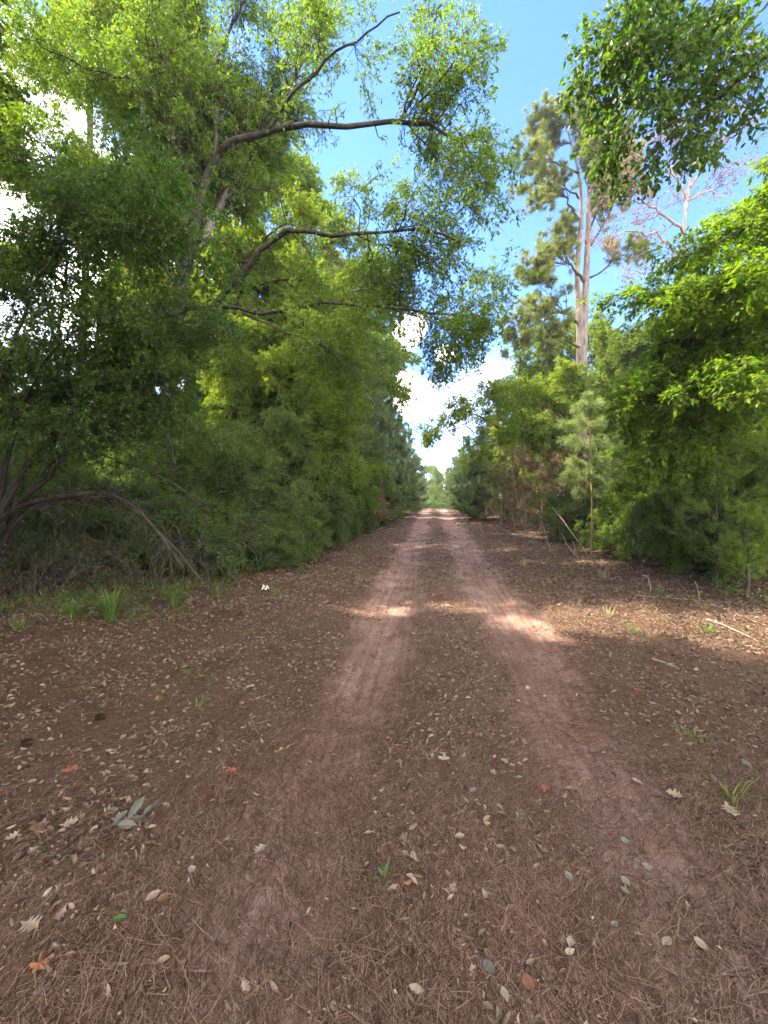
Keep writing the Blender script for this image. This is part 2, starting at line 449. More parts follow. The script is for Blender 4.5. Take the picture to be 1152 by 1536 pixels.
def ground_needles(mb, xy, w, L0=.08, L1=.17):
    n = len(xy)
    z = gz(xy[:, 0], xy[:, 1]) + U(.002, .014, n)
    p = np.stack([xy[:, 0], xy[:, 1], z], 1)
    a = rng.normal(size=n) * .75 + 1.1 + .9 * sn(xy[:, 0], xy[:, 1], .9, .5)
    d = np.stack([np.cos(a), np.sin(a), rng.normal(size=n) * .06], 1)
    b = np.stack([-np.sin(a), np.cos(a), np.zeros(n)], 1)
    Ls = U(L0, L1, n)[:, None]; bow = Ls * rng.normal(size=(n, 1)) * .09
    p0, p1, p2 = p - .5 * Ls * d, p + bow * b + np.array([0, 0, .003]), p + .5 * Ls * d
    s = b * w * .5
    V = np.stack([p0 - s, p0 + s, p1 + s, p2 + s * .4, p2 - s * .4, p1 - s], 1)
    o = np.arange(n)[:, None] * 6
    mb.add(V, np.concatenate([o + np.array([[0, 1, 2, 5]]), o + np.array([[5, 2, 3, 4]])]))

nb = MB()
ground_needles(nb, scatter_xy(220000, -6, 5, .8, 6, lambda x, y: needle_dens(x, y) * fade(y, 0, 6, 4), 1.2), .0020)
ground_needles(nb, scatter_xy(110000, -8, 7, 2.5, 13, lambda x, y: needle_dens(x, y) * fade(y, 2.5, 13, 3)), .0032)
no_ = part('pine_needle_litter', nb, M['needle_litter'], None); tag(no_, 'brown fallen pine needles matted over the dirt road', 'pine needles', kind='stuff')

DENS = [3.0, 2.6, 1.4]
# ------------------------------------------------------------------ tree makers
def as_arr(limbs, k=16):
    P = np.stack([l[0] for l in limbs]); R = np.stack([l[1] for l in limbs])
    return P, R

def foliage_on(root, P, R, cfg, leaf_m, bark_m, leaf_name='crown', branch_name='branch'):
    """branches -> twigs -> leaves grown from limb arrays; parts 'branches' and 'crown'"""
    bb, fb = MB(), MB()
    c = dict(cfg)
    c['n3'] = int(c.get('n3', 0) * DENS[0]); c['nl'] = int(c['nl'] * DENS[1]); c['n2'] = int(c['n2'] * DENS[2])
    B, BR = spawn(P, R, c['n1'], c.get('t0', .25), 1., *c['L1'], ang=c.get('a1', (35, 75)), up=c.get('up1', .25), bend=c.get('bend1', (0, 0, -.1)), wig=.07, k=7, rr=.5, rmax=c.get('r1', .03), bias=c.get('bias1', (0, 0, 0)), flatz=c.get('fz', 1.))
    sweep(bb, B, BR, 5)
    B2, BR2 = spawn(B, BR, c['n2'], .15, 1., *c['L2'], ang=(30, 75), up=c.get('up2', .1), bend=c.get('bend2', (0, 0, -.2)), wig=.08, k=5, rr=.6, rmax=.012, flatz=c.get('fz', 1.))
    sweep(bb, B2, BR2, 4)
    src = [(B2, .75)]
    if c.get('n3'):
        B3, BR3 = spawn(B2, BR2, c['n3'], .2, 1., *c['L3'], ang=(25, 70), up=0, bend=c.get('bend3', (0, 0, -.25)), wig=.08, k=4, rr=.6, rmax=.006, rmin=.0012, flatz=c.get('fz', 1.))
        sweep(bb, B3, BR3, 3)
        src = [(B3, .85), (B2, .15)]
    for (q, fr) in src:
        n = int(c['nl'] * fr)
        leaves(fb, q, n, c['leaf'], wr=c.get('wr', .42), droop=c.get('droop', .2), flat=c.get('flat', .45), fold=c.get('fold', .12), six=c.get('six', False), scatter=c.get('scatter', 0), pw=c.get('pw', 1))
    part(branch_name, bb, bark_m, root)
    part(leaf_name, fb, leaf_m, root)

def rand_broadleaf(name, label, cat, h, spread, cfg, leaf_m, bark_m, r=.14, nst=1, lean=(0, 0), group=None, t_first=.25, nl=9):
    """a whole tree at the origin: trunk(s) with limbs and crown"""
    root = thing(name, label, cat, (0, 0, 0), group)
    tb = MB(); L = []; T = []
    for s in range(nst):
        a = U(0, 6.28); o = np.array([math.cos(a), math.sin(a), 0]) * (0 if nst == 1 else U(.1, .3))
        tip = np.array([math.cos(a) * spread * .25 * (nst > 1) + lean[0], math.sin(a) * spread * .25 * (nst > 1) + lean[1], h * U(.85, 1)])
        pts = [o + [0, 0, -.15], o * 1.2 + tip * .3 + rng.normal(size=3) * [.12, .12, 0], tip * .65 + rng.normal(size=3) * [.2, .2, 0], tip]
        T.append(limb(pts, r, r * .15, 16, .015))
    P, R = as_arr(T)
    for q in range(len(P)):
        tb = MB(); sweep(tb, P[q:q + 1], R[q:q + 1], 8, .04); part('trunk', tb, bark_m, root)
    B, BR = spawn(P, R, nl, t_first, .95, spread * .55, spread * 1.05, ang=(40, 75), up=.25, bend=(0, 0, .12), wig=.05, k=16, rr=.5, rmax=r * .5, fall=.55)
    for q in range(len(B)):
        lbm = MB(); sweep(lbm, B[q:q + 1], BR[q:q + 1], 6); part('limb', lbm, bark_m, root)
    P2 = np.concatenate([B, P[:, -16:]]); R2 = np.concatenate([BR, R])
    foliage_on(root, P2, R2, cfg, leaf_m, bark_m)
    return root

def pine(name, label, h, spread, leaf_m, bark_m, r=.12, nb=40, t0=.25, tufts=900, m=30, w=.006, nl=(.14, .22), group=None, double=False, up=.2, cone=.75, lean=0.):
    root = thing(name, label, 'pine tree', (0, 0, 0), group)
    tb = MB()
    T = [limb([(0, 0, -.15), (.03, .02, h * .3), (-.04 + lean * .4, .03, h * .65), (lean, 0, h)], r, r * .08, 16, .01)]
    P, R = as_arr(T); sweep(tb, P, R, 8, .03); part('trunk', tb, bark_m, root)
    bb = MB()
    B, BR = spawn(P, R, nb, t0, .98, spread * .8, spread * 1.15, ang=(60, 85), up=up, bend=(0, 0, .18), wig=.04, k=7, rr=.35, rmax=r * .3, rmin=.004, fall=cone)
    sweep(bb, B, BR, 5)
    B2, BR2 = spawn(B, BR, nb * 6, .25, 1, spread * .18, spread * .4, ang=(30, 60), up=.15, bend=(0, 0, .15), k=4, rr=.5, rmax=.01, fall=.3)
    sweep(bb, B2, BR2, 4); part('branch', bb, bark_m, root)
    fb = MB()
    _, _, _, _, p, Tn = pick(B2, tufts, .3, 1.0)
    needles(fb, p, norm(Tn + np.array([0, 0, .15])), m, nl, w)
    _, _, _, _, p, Tn = pick(P, max(tufts // 12, 6), .85, 1.0)
    needles(fb, p, Tn, m, nl, w)
    part('crown', fb, leaf_m, root)
    return root

HAZE = .0008

# =================================================================== LEFT: big oak
def base(px, Y):
    p = at(px, 740, Y); return np.array([p[0], Y, float(gz(p[0], Y))])

ob = base(250, 9.0)
oak = thing('oak_tree', 'big dark multi-stemmed oak whose long limbs arch over the left half of the road', 'tree', ob)
tr = MB()
P, R = as_arr([
    limb([ob + [0, 0, -.2], at(250, 640, 9), at(262, 520, 9), at(272, 430, 9), at(288, 365, 9)], .17, .125, 16, .008)])
sweep(tr, P, R, 10, .04); part('trunk', tr, M['bark'], oak)
L1 = limb([at(286, 372, 9), at(300, 300, 9), at(322, 242, 8.9), at(352, 214, 8.7), at(400, 196, 8.5), at(480, 187, 8.2), at(600, 183, 7.9), at(645, 190, 7.8), at(700, 222, 7.7)], .10, .02, 16, .022)
L2 = limb([at(262, 520, 9), at(305, 490, 8.9), at(330, 450, 8.7), at(365, 405, 8.5), at(410, 362, 8.3), at(442, 346, 8.2), at(500, 350, 8.1), at(560, 353, 8), at(640, 348, 7.9), at(690, 365, 7.8)], .08, .016, 16, .02)
L3 = limb([at(255, 470, 9.1), at(300, 460, 9), at(340, 461, 8.9), at(400, 466, 8.7), at(470, 456, 8.5), at(560, 459, 8.3), at(640, 468, 8.1), at(690, 475, 8)], .06, .015, 16, .02)
L4 = limb([at(292, 330, 9), at(285, 270, 9), at(262, 215, 8.9), at(256, 120, 8.7), at(235, 60, 8.5), at(215, -40, 8.3)], .055, .02, 16, .01)
L5 = limb([at(280, 390, 9), at(274, 300, 9.6), at(274, 200, 9.9), at(266, 80, 10.1), at(272, -40, 10.2)], .11, .05, 16, .01)
L6 = limb([at(290, 385, 9.1), at(330, 310, 9.7), at(362, 250, 10), at(400, 180, 10.2), at(455, 90, 10.3), at(480, -40, 10.4)], .09, .03, 16, .01)
L7 = limb([at(262, 215, 8.9), at(215, 130, 8.7), at(140, 105, 8.4), at(60, 70, 8.2)], .03, .01, 16, .02)
L8 = limb([at(320, 250, 8.9), at(325, 170, 9.2), at(330, 80, 9.3), at(380, -30, 9.2)], .05, .02, 16, .015)
L9 = limb([at(400, 196, 8.5), at(450, 130, 8.1), at(520, 70, 7.8), at(600, 20, 7.6)], .04, .012, 16, .02)
L10 = limb([at(600, 183, 7.9), at(630, 130, 7.7), at(645, 60, 7.6), at(660, 5, 7.5)], .03, .008, 16, .02)
L11 = limb([at(272, 440, 9), at(200, 330, 8.6), at(120, 270, 8.2), at(30, 240, 7.9)], .05, .015, 16, .03)
L12 = limb([at(365, 470, 8.8), at(430, 500, 8.5), at(500, 530, 8.2), at(560, 600, 8)], .022, .006, 16, .02)
L13 = limb([at(600, 355, 8), at(640, 385, 7.8), at(670, 410, 7.7), at(695, 440, 7.6)], .02, .006, 16, .02)
L14 = limb([at(690, 200, 7.8), at(700, 250, 7.7), at(708, 290, 7.6), at(712, 340, 7.6)], .022, .006, 16, .02)
L15 = limb([at(660, 470, 8.1), at(690, 510, 8), at(715, 550, 7.9), at(738, 575, 7.9)], .010, .003, 16, .01)
LA = [L1, L2, L3, L4, L5, L6, L7, L8, L9, L10, L11, L12, L13, L14, L15]
for l in LA[:14]:
    lm = MB(); sweep(lm, l[0][None], l[1][None], 9, .07)
    part('limb', lm, M['lichen_bark'] if (l is L5 or l is L6) else M['bark'], oak)
def tail(l, t):
    k = int(t * 15); return limb(l[0][k:], l[1][k], l[1][-1])
P, R = as_arr([tail(l, .62) if any(l is q for q in (L1, L2)) else tail(l, .5) if l is L3 else l for l in LA if l is not L14] + [L4, L5, L6, L7, L8, L11])
oakcfg = dict(n1=300, t0=.2, L1=(.8, 1.8), bias1=(0, .25, .45), n2=2300, L2=(.4, 1.0), n3=9500, L3=(.16, .42), nl=80000, leaf=(.05, .085), wr=.42, a1=(35, 80), up1=.18, bend1=(0, 0, -.1), droop=.25, flat=.4)
foliage_on(oak, P, R, oakcfg, M['oak_leaf'], M['bark'])
P, R = as_arr([L1, L2, L3]); mb = MB()
B, BR = spawn(P, R, 60, .1, .9, .3, 1.3, ang=(40, 85), up=.2, bend=(0, 0, -.1), wig=.1, k=7, rr=.3, rmax=.012); sweep(mb, B, BR, 5)
B2, BR2 = spawn(B, BR, 220, .2, 1, .15, .5, wig=.1, k=4); sweep(mb, B2, BR2, 3); part('branch', mb, M['bark'], oak)
mb = MB(); leaves(mb, B2, 2200, (.05, .085), wr=.42, droop=.25, flat=.4); part('foliage', mb, M['oak_leaf'], oak)

# second, paler oak further left, its crown filling the upper left corner
o2b = base(118, 11.5)
o2 = thing('oak_tree', 'pale slender-trunked oak filling the hazy upper left corner behind the big oak', 'tree', o2b)
T1 = limb([o2b + [0, 0, -.2], at(122, 560, 11.5), at(130, 380, 11.5), at(135, 200, 11.5), at(138, 60, 11.4), at(150, -60, 11.3)], .13, .05, 16, .01)
tr = MB(); sweep(tr, T1[0][None], T1[1][None], 9, .04); part('trunk', tr, M['lichen_bark'], o2)
S = []
for (pts, r) in [([(132, 380, 11.5), (80, 300, 10.5), (20, 220, 9.8), (-60, 200, 9.5)], .06), ([(134, 280, 11.5), (190, 200, 11), (240, 150, 10.6), (300, 60, 10.5)], .06),
                 ([(136, 180, 11.5), (90, 110, 10.8), (30, 60, 10.2), (-40, 20, 10)], .05), ([(131, 420, 11.5), (190, 370, 10.5), (240, 330, 10)], .04), ([(128, 450, 11.5), (60, 400, 10.5), (-10, 370, 9.8)], .04),
                 ([(137, 90, 11.4), (170, 40, 10.7), (200, -40, 10.4)], .04)]:
    l = limb([at(*q) for q in pts], r, r * .25, 16, .02); S.append(l)
    lm = MB(); sweep(lm, l[0][None], l[1][None], 6, .04); part('limb', lm, M['lichen_bark'], o2)
P, R = as_arr(S + [(T1[0][-8:].repeat(2, 0), T1[1][-8:].repeat(2))])
foliage_on(o2, P, R, dict(n1=130, t0=.25, L1=(.6, 1.5), n2=1000, L2=(.4, .9), n3=4000, L3=(.2, .45), nl=40000, leaf=(.06, .10), up1=.2, flat=.4, droop=.2), M['yellow_leaf'], M['bark'])

# ------------------------------------------------------------------- shrubs made of arching stems
def arch_shrub(name, label, cat, b, stems, cfg, leaf_m, bark_m, group=None, sm=7, split=False):
    root = thing(name, label, cat, b, group)
    P, R = as_arr(stems)
    if split:
        for q in range(len(P)):
            mb = MB(); sweep(mb, P[q:q + 1], R[q:q + 1], sm, .06); part('stem', mb, bark_m, root)
    else:
        mb = MB(); sweep(mb, P, R, sm, .06); part('stem', mb, bark_m, root)
    foliage_on(root, P, R, cfg, leaf_m, bark_m, 'foliage', 'branch')
    return root

def auto_stems(b, n, h, spread, r=.025, drop=.85, az=(0, 6.28), lo=.35):
    out = []
    for _ in range(n):
        a = U(*az); s = spread * U(.45, 1.0); hh = h * U(lo, 1.0)
        d = np.array([math.cos(a), math.sin(a), 0])
        st = b + d * U(0, .25) + [0, 0, -.05]
        out.append(limb([st, st + d * s * .25 + [0, 0, hh * .6], st + d * s * .65 + [0, 0, hh], st + d * s + [0, 0, hh * (1 - drop * U(.1, 1))]], r * U(.5, 1.2), .004, 16, .025))
    return out

# near thicket at the left edge: leaning dark stems with a leafy top
b = base(-40, 5.2)
st = [limb([at(-40, 900, 5.2), at(-5, 790, 5.2), at(40, 700, 5.3), at(90, 640, 5.4), at(135, 570, 5.5), at(150, 470, 5.6)], .065, .02, 16, .012),
      limb([at(-30, 880, 5.2), at(10, 770, 5.1), at(70, 720, 5.0), at(130, 640, 4.9), at(185, 600, 4.8), at(240, 570, 4.7)], .04, .01, 16, .012),
      limb([at(-40, 890, 5.2), at(0, 780, 5.1), at(60, 750, 5.0), at(120, 742, 4.9), at(165, 740, 4.9), at(215, 775, 4.8), at(262, 822, 4.7), at(300, 870, 4.6)], .045, .012, 16, .008),
      limb([at(-30, 880, 5.2), at(20, 790, 5.1), at(75, 752, 5.0), at(150, 745, 4.9), at(190, 752, 4.8), at(240, 800, 4.7), at(275, 850, 4.6)], .03, .008, 16, .008),
      limb([at(-20, 880, 5.3), at(30, 760, 5.4), at(75, 700, 5.5), at(82, 600, 5.6), at(85, 520, 5.6), at(60, 420, 5.6)], .05, .015, 16, .012),
      limb([at(-30, 890, 5.3), at(0, 740, 5.2), at(20, 640, 5.1), at(0, 540, 5.0), at(-20, 440, 5.0)], .05, .015, 16, .012),
      limb([at(75, 700, 5.5), at(120, 670, 5.3), at(175, 690, 5.2), at(240, 715, 5.1), at(310, 760, 5.0)], .02, .006, 16, .015),
      limb([at(130, 600, 5.5), at(180, 520, 5.6), at(240, 480, 5.6), at(300, 460, 5.5)], .025, .008, 16, .02),
      limb([at(110, 610, 5.5), at(90, 500, 5.2), at(100, 400, 5.0), at(150, 330, 4.8)], .03, .008, 16, .02),
      limb([at(20, 640, 5.1), at(60, 560, 4.7), at(110, 500, 4.5), at(190, 480, 4.4)], .022, .006, 16, .02),
      limb([at(10, 560, 5.0), at(40, 450, 4.6), at(110, 350, 4.4), at(200, 320, 4.4), at(290, 350, 4.4)], .025, .006, 16, .02)]
th = thing('understory_tree', 'dark leaning many-stemmed tree at the left edge with branches arching down to the ground', 'tree', b)
P, R = as_arr(st)
for i in range(len(st)):
    mb = MB(); sweep(mb, P[i:i + 1], R[i:i + 1], 7, .06); part('stem', mb, M['bark'], th)
sel = [0, 1, 4, 5, 7, 8, 9, 10]
foliage_on(th, P[sel], R[sel], dict(n1=130, t0=.5, L1=(.5, 1.3), n2=1000, L2=(.25, .65), n3=4200, L3=(.12, .32), nl=36000, leaf=(.028, .055), wr=.5, up1=.1, bend1=(0, 0, -.15), droop=.15, flat=.55), M['near_leaf'], M['bark'])
bb = MB()
B, BR = spawn(P[[2, 3, 6]], R[[2, 3, 6]], 90, .3, 1, .25, .8, ang=(30, 80), up=-.2, bend=(0, 0, -.3), wig=.09, k=6, rr=.4, rmax=.008)
sweep(bb, B, BR, 4)
B2, BR2 = spawn(B, BR, 260, .2, 1, .12, .4, wig=.1, k=4); sweep(bb, B2, BR2, 3)
part('twig', bb, M['bark'], th)

# bare twiggy undergrowth in the dark hollow on the left
def brush(name, label, b, n, h, spread, leaf_n, group=None, leaf_m=None):
    root = thing(name, label, 'brush', b, group)
    S = auto_stems(b, n * 2, h, spread, r=.007, drop=.8, lo=.3)
    P, R = as_arr(S); mb = MB(); sweep(mb, P, R, 5, .06)
    B, BR = spawn(P, R, n * 12, .2, 1, .2, .7, up=-.05, bend=(0, 0, -.2), wig=.09, k=6, rr=.5, rmax=.006); sweep(mb, B, BR, 4)
    B2, BR2 = spawn(B, BR, n * 40, .2, 1, .1, .35, wig=.1, k=4, rmin=.001); sweep(mb, B2, BR2, 3)
    part('stem', mb, M['twig_bark'], root)
    if leaf_n:
        fb = MB(); leaves(fb, B2, leaf_n, (.02, .04), wr=.5, flat=.6); part('foliage', fb, leaf_m or M['shrub_leaf'], root)
    return root
brush('brush_thicket', 'leafless tangle of thin grey twigs in the dark hollow below the arching branch', base(215, 6.2), 13, 1.3, 1.4, 700)
brush('brush_thicket', 'low tangle of dark twigs at the far left edge below the leaning stems', base(40, 5.6), 10, 1.1, 1.2, 900)
brush('brush_thicket', 'grey twig tangle spilling onto the leaf litter left of the white flower', base(310, 7.0), 12, 1.2, 1.3, 2600)
brush('brush_thicket', 'knee-high twig tangle at the foot of the arching stems on the far left', base(95, 6.4), 9, .9, 1.2, 1500)
brush('brush_thicket', 'twig tangle deep in shade behind the arching branch on the left', base(130, 8.5), 14, 1.7, 1.8, 1500)

# leafy shrubs along the left verge, near to far
SH = dict(n1=105, t0=.12, L1=(.4, 1.1), n2=900, L2=(.2, .5), n3=4200, L3=(.1, .28), nl=48000, leaf=(.03, .052), wr=.5, up1=.05, bend1=(0, 0, -.2), droop=.1, flat=.55)
def shrub(px, Y, h, sp, label, n=10, m='shrub_leaf', k=1., az=(0, 6.28), **kw):
    b = base(px, Y); c = dict(SH); c.update(kw)
    for q in ('n1', 'n2', 'n3', 'nl'): c[q] = int(c[q] * k)
    return arch_shrub('leafy_shrub', label, 'shrub', b, auto_stems(b, n, h, sp, az=az), c, M[m], M['twig_bark'], 'shrubs along the left verge' if px < 650 else 'shrubs along the right verge', split=True)
shrub(300, 7.8, 3.3, 1.9, 'dense small-leaved shrub between the dark hollow and the drooping pale branch')
shrub(375, 9.0, 3.0, 1.8, 'small-leaved shrub whose grey-green sprays droop onto the left verge', k=1.1)
shrub(428, 10.8, 3.6, 2.0, 'tall dark shrub below the thin forked black trunk on the left', k=1.1)
shrub(470, 13.2, 3.6, 2.0, 'rounded dark green shrub in the middle of the left row', k=.9, leaf=(.04, .065))
shrub(512, 15.5, 3.2, 1.7, 'bright green low-branching shrub reaching towards the left wheel track', m='bright_leaf', k=.8, leaf=(.045, .075))
shrub(522, 18.5, 4.0, 2.2, 'bushy shrub just before the brown patch on the left verge', k=.8, leaf=(.045, .075))
shrub(180, 9.8, 3.6, 2.2, 'shadowed shrub behind the twig tangle on the left', k=.9, leaf=(.03, .05))
shrub(60, 8.6, 3.4, 2.0, 'shadowed shrub behind the leaning stems at the left edge', k=.8, leaf=(.03, .05))
shrub(250, 12.5, 4.6, 2.4, 'tall shadowed shrub below the trunk of the big oak', m='forest_leaf', k=.9, leaf=(.04, .06))

# pale bent dead branch hanging to the ground at the left verge
pb = MB(); pth = [at(322, 748, 7.6), at(332, 795, 7.4), at(380, 826, 7.2), at(392, 868, 7.05)]
g0 = ground(400, 889); pth.append(g0)
p, r = limb(pth, .012, .004, 16, .01); sweep(pb, p[None], r[None], 6, .08)
B, BR = spawn(p[None], r[None], 14, .1, .9, .2, .7, bend=(0, 0, -.2), k=6, rr=.5); sweep(pb, B, BR, 4)
single('fallen_branch', pb, M['twig_bark'], g0, 'pale grey bent branch hanging from the shrubs down to the left verge', 'branch')

# small dark forked trunk
fb_ = base(372, 11.6)
fk = thing('forked_tree', 'thin black trunk forking into two low down among the left shrubs', 'tree', fb_)
l1 = limb([fb_ + [0, 0, -.1], at(371, 720, 11.6), at(373, 690, 11.6), at(372, 655, 11.6), at(360, 600, 11.6), at(352, 540, 11.5)], .085, .03)
l2 = limb([at(373, 688, 11.6), at(385, 665, 11.5), at(392, 640, 11.4), at(420, 580, 11.3), at(460, 520, 11.2)], .06, .02)
for q in (l1, l2):
    mb = MB(); sweep(mb, q[0][None], q[1][None], 7, .05); part('trunk', mb, M['bark'], fk)
P, R = as_arr([l1, l2])
foliage_on(fk, P, R, dict(n1=60, t0=.6, L1=(.7, 1.8), n2=420, L2=(.3, .8), n3=1600, L3=(.2, .4), nl=26000, leaf=(.05, .08), up1=.1), M['yellow_leaf'], M['bark'])

# sun-struck yellow-green tree with drooping dark branches, mid-left
yb = base(330, 12.8)
yt = thing('hickory_tree', 'yellowing broadleaf tree catching the sun below the lowest oak limb', 'tree', yb)
t1 = limb([yb + [0, 0, -.1], at(335, 640, 12.8), at(345, 520, 12.8), at(360, 430, 12.7), at(370, 330, 12.7)], .12, .03)
ls = [limb([at(342, 560, 12.8), at(370, 590, 12), at(420, 625, 11.5), at(480, 665, 11.2), at(530, 700, 11)], .05, .01),
      limb([at(345, 540, 12.8), at(400, 560, 12.3), at(450, 600, 12), at(520, 640, 11.8)], .04, .01),
      limb([at(350, 500, 12.8), at(400, 480, 12.3), at(460, 490, 12), at(540, 520, 11.8)], .05, .01),
      limb([at(358, 440, 12.7), at(420, 420, 12.4), at(490, 430, 12.2), at(560, 470, 12)], .04, .01),
      limb([at(365, 390, 12.7), at(420, 340, 12.6), at(480, 320, 12.5)], .04, .01),
      limb([at(347, 500, 12.8), at(300, 450, 12.6), at(240, 420, 12.5)], .04, .01),
      limb([at(345, 540, 12.8), at(390, 530, 12.8), at(440, 545, 13), at(500, 575, 13.2)], .04, .01)]
mb = MB(); sweep(mb, t1[0][None], t1[1][None], 8, .04); part('trunk', mb, M['bark'], yt)
for q in ls:
    mb = MB(); sweep(mb, q[0][None], q[1][None], 6, .05); part('limb', mb, M['bark'], yt)
P, R = as_arr(ls + [t1])
foliage_on(yt, P, R, dict(n1=150, t0=.2, L1=(.7, 1.7), n2=1100, L2=(.3, .8), n3=4500, L3=(.2, .4), nl=78000, leaf=(.05, .085), up1=.12, wr=.45), M['yellow_leaf'], M['bark'])

# ------------------------------------------------------------------- prototypes for the woods
FC = dict(n1=150, t0=.2, L1=(.8, 2.2), n2=900, L2=(.4, .9), n3=3000, L3=(.25, .5), nl=48000, leaf=(.08, .13), wr=.5, up1=.15, bend1=(0, 0, -.08))
G_L = 'broadleaf trees of the left woods'; G_R = 'broadleaf trees of the right woods'
protoA = rand_broadleaf('broadleaf_tree', 'x', 'tree', 11.5, 3.6, FC, M['forest_leaf'], M['bark'], r=.15, nst=1)
protoB = rand_broadleaf('broadleaf_tree', 'x', 'tree', 8.5, 3.0, FC, M['yellow_leaf'], M['bark'], r=.11, nst=2)
FD = dict(FC); FD.update(n1=90, n2=520, nl=26000)
protoC = rand_broadleaf('broadleaf_tree', 'x', 'tree', 13.5, 3.2, FD, M['forest_leaf'], M['lichen_bark'], r=.16, nst=1, t_first=.4)
FS = dict(n1=80, t0=.05, L1=(.4, 1.2), n2=600, L2=(.25, .6), n3=2200, L3=(.15, .35), nl=30000, leaf=(.05, .08), wr=.5, up1=.05, bend1=(0, 0, -.15), flat=.5)
def proto_shrub(m):
    return arch_shrub('leafy_shrub', 'x', 'shrub', np.zeros(3), auto_stems(np.zeros(3), 11, 2.9, 1.8), FS, M[m], M['twig_bark'])
protoS = proto_shrub('shrub_leaf'); protoS2 = proto_shrub('bright_leaf')
protoP = pine('young_pine', 'x', 7.5, 1.9, M['blue_needle'], M['sap_bark'], r=.09, nb=95, t0=.02, tufts=2400, m=28, w=.012, nl=(.16, .26))
protoQ = pine('young_pine', 'x', 12.0, 2.3, M['needle'], M['pine_bark'], r=.13, nb=75, t0=.2, tufts=1500, m=26, w=.014, nl=(.18, .28))

used = set()
def put(proto, px, Y, sc, label, group, rz=None):
    b = base(px, Y)
    rz = U(0, 6.28) if rz is None else rz
    if proto.name not in used:
        used.add(proto.name); o = proto
        o.location = b; o.rotation_euler = (0, 0, rz); o.scale = (sc, sc, sc); o['label'] = label; o['group'] = group
        return o
    return dup(proto, b, rz, sc, label, group)

# left: pines and broadleaf trees along the verge into the distance
GP_L = 'young pines along the left verge'
for px, Y, sc, lb_ in [(545, 22, 1.25, 'tallest blue-green pine of the left row, just beyond the brown patch'),
                       (572, 25.5, 1.15, 'second pine of the left row, standing beside the white cloud'),
                       (585, 31, 1.1, 'third pine of the left row, a soft blue-green cone'),
                       (606, 37, .95, 'fourth pine of the left row, its tip below the cloud'),
                       (614, 45, .95, 'fifth pine of the left row, close to the end of the road'),
                       (627, 56, .9, 'last small pine of the left row where the road ends'),
                       (497, 25, 1.4, 'pine standing behind the left row, half hidden by yellow leaves'),
                       (535, 34, 1.5, 'tall pine set back behind the left row')]:
    put(protoP if Y not in (25,) else protoQ, px, Y, sc, lb_, GP_L)
for px, Y, sc, lb_ in [(560, 20.5, .85, 'low green shrub at the foot of the first left pine'),
                       (592, 27, .8, 'low shrub at the foot of the second left pine'),
                       (598, 33, .8, 'small dark shrub beside the left verge further on'),
                       (612, 42, .8, 'farthest small shrub beside the left verge')]:
    put(protoS, px, Y, sc, lb_, 'shrubs along the left verge')
for px, Y, sc, lb_ in [(442, 19, 1.0, 'sunlit yellow-green tree behind the shrubs left of the far grey trunk'),
                       (500, 20.5, .8, 'small yellow-green tree right of the far grey trunk')]:
    put(protoB, px, Y, sc, lb_, 'sunlit trees beyond the left shrubs')
bg = 'broadleaf tree deep in the left woods behind the shrubs'
for px, Y, sc, pr in [(-60, 13, .85, protoA), (40, 16, .9, protoA), (150, 17, .85, protoA), (235, 18, .85, protoB), (300, 21, .9, protoA), (360, 22, .9, protoC),
                      (-10, 22, 1., protoC), (100, 24, 1., protoA), (210, 26, 1., protoC), (400, 27, 1.05, protoA), (455, 31, 1.0, protoC), (300, 32, 1.1, protoA), (160, 34, 1.1, protoC), (500, 42, 1.1, protoA), (420, 44, 1.2, protoC), (560, 55, 1.0, protoA)]:
    sc *= .68
    put(pr, px, Y, sc, bg, G_L)
for px, Y, sc in [(20, 12, 1.), (110, 13.5, 1.1), (200, 15.5, 1.1), (290, 16.5, 1.1), (350, 17, 1.1), (405, 17.5, 1.1), (455, 22, 1.1), (-70, 9.5, 1.), (240, 22, 1.2), (330, 26, 1.2), (130, 20, 1.2), (30, 19, 1.2), (420, 36, 1.3), (500, 30, 1.2)]:
    put(protoS, px, Y, sc, 'shadowed undergrowth shrub deep in the left woods', 'undergrowth shrubs of the left woods')
for px, Y, sc, pr, lb_ in [(395, 16, 1.2, protoA, 'tall light green tree behind the middle limb of the big oak'), (318, 18.5, 1.3, protoC, 'tall hazy tree behind the trunk of the big oak'), (478, 20.5, 1.3, protoC, 'tall pale green tree filling the gap below the highest oak limb'), (548, 27, 1.35, protoA, 'light green tree rising behind the ends of the oak limbs'), (215, 17, 1.25, protoA, 'tall tree behind and left of the big oak')]:
    put(pr, px, Y, sc, lb_, 'tall trees behind the big oak')
put(protoA, -85, 8.2, .85, 'dense broadleaf tree at the left frame edge just behind the leaning stems', 'trees at the left edge')
for px, Y, sc, lb_ in [(30, 6.9, .55, 'waist-high bush at the far left edge behind the leaning stems'), (115, 7.6, .6, 'waist-high bush filling the left part of the dark hollow'), (205, 7.9, .6, 'waist-high bush in the middle of the dark hollow'), (285, 7.1, .5, 'waist-high bush at the right end of the dark hollow')]:
    put(protoS, px, Y, sc, lb_, 'bushes in the dark hollow on the left')
for px, Y, sc, lb_ in [(402, 8.3, .42, 'low bushy sprout spilling onto the verge by the white flower'), (440, 9.6, .5, 'knee-high bush at the foot of the left shrubs, nearest the wheel track'), (474, 11.5, .5, 'knee-high bush at the foot of the rounded dark shrub'), (505, 13.6, .5, 'knee-high bush below the bright green shrub'), (528, 16.5, .55, 'knee-high bush just before the dead brown shrub')]:
    put(protoS, px, Y, sc, lb_, 'low bushes along the left verge')
gt = base(458, 18.0)
gr = thing('pine_snag', 'straight grey trunk standing far back among yellow leaves on the left', 'tree', gt)
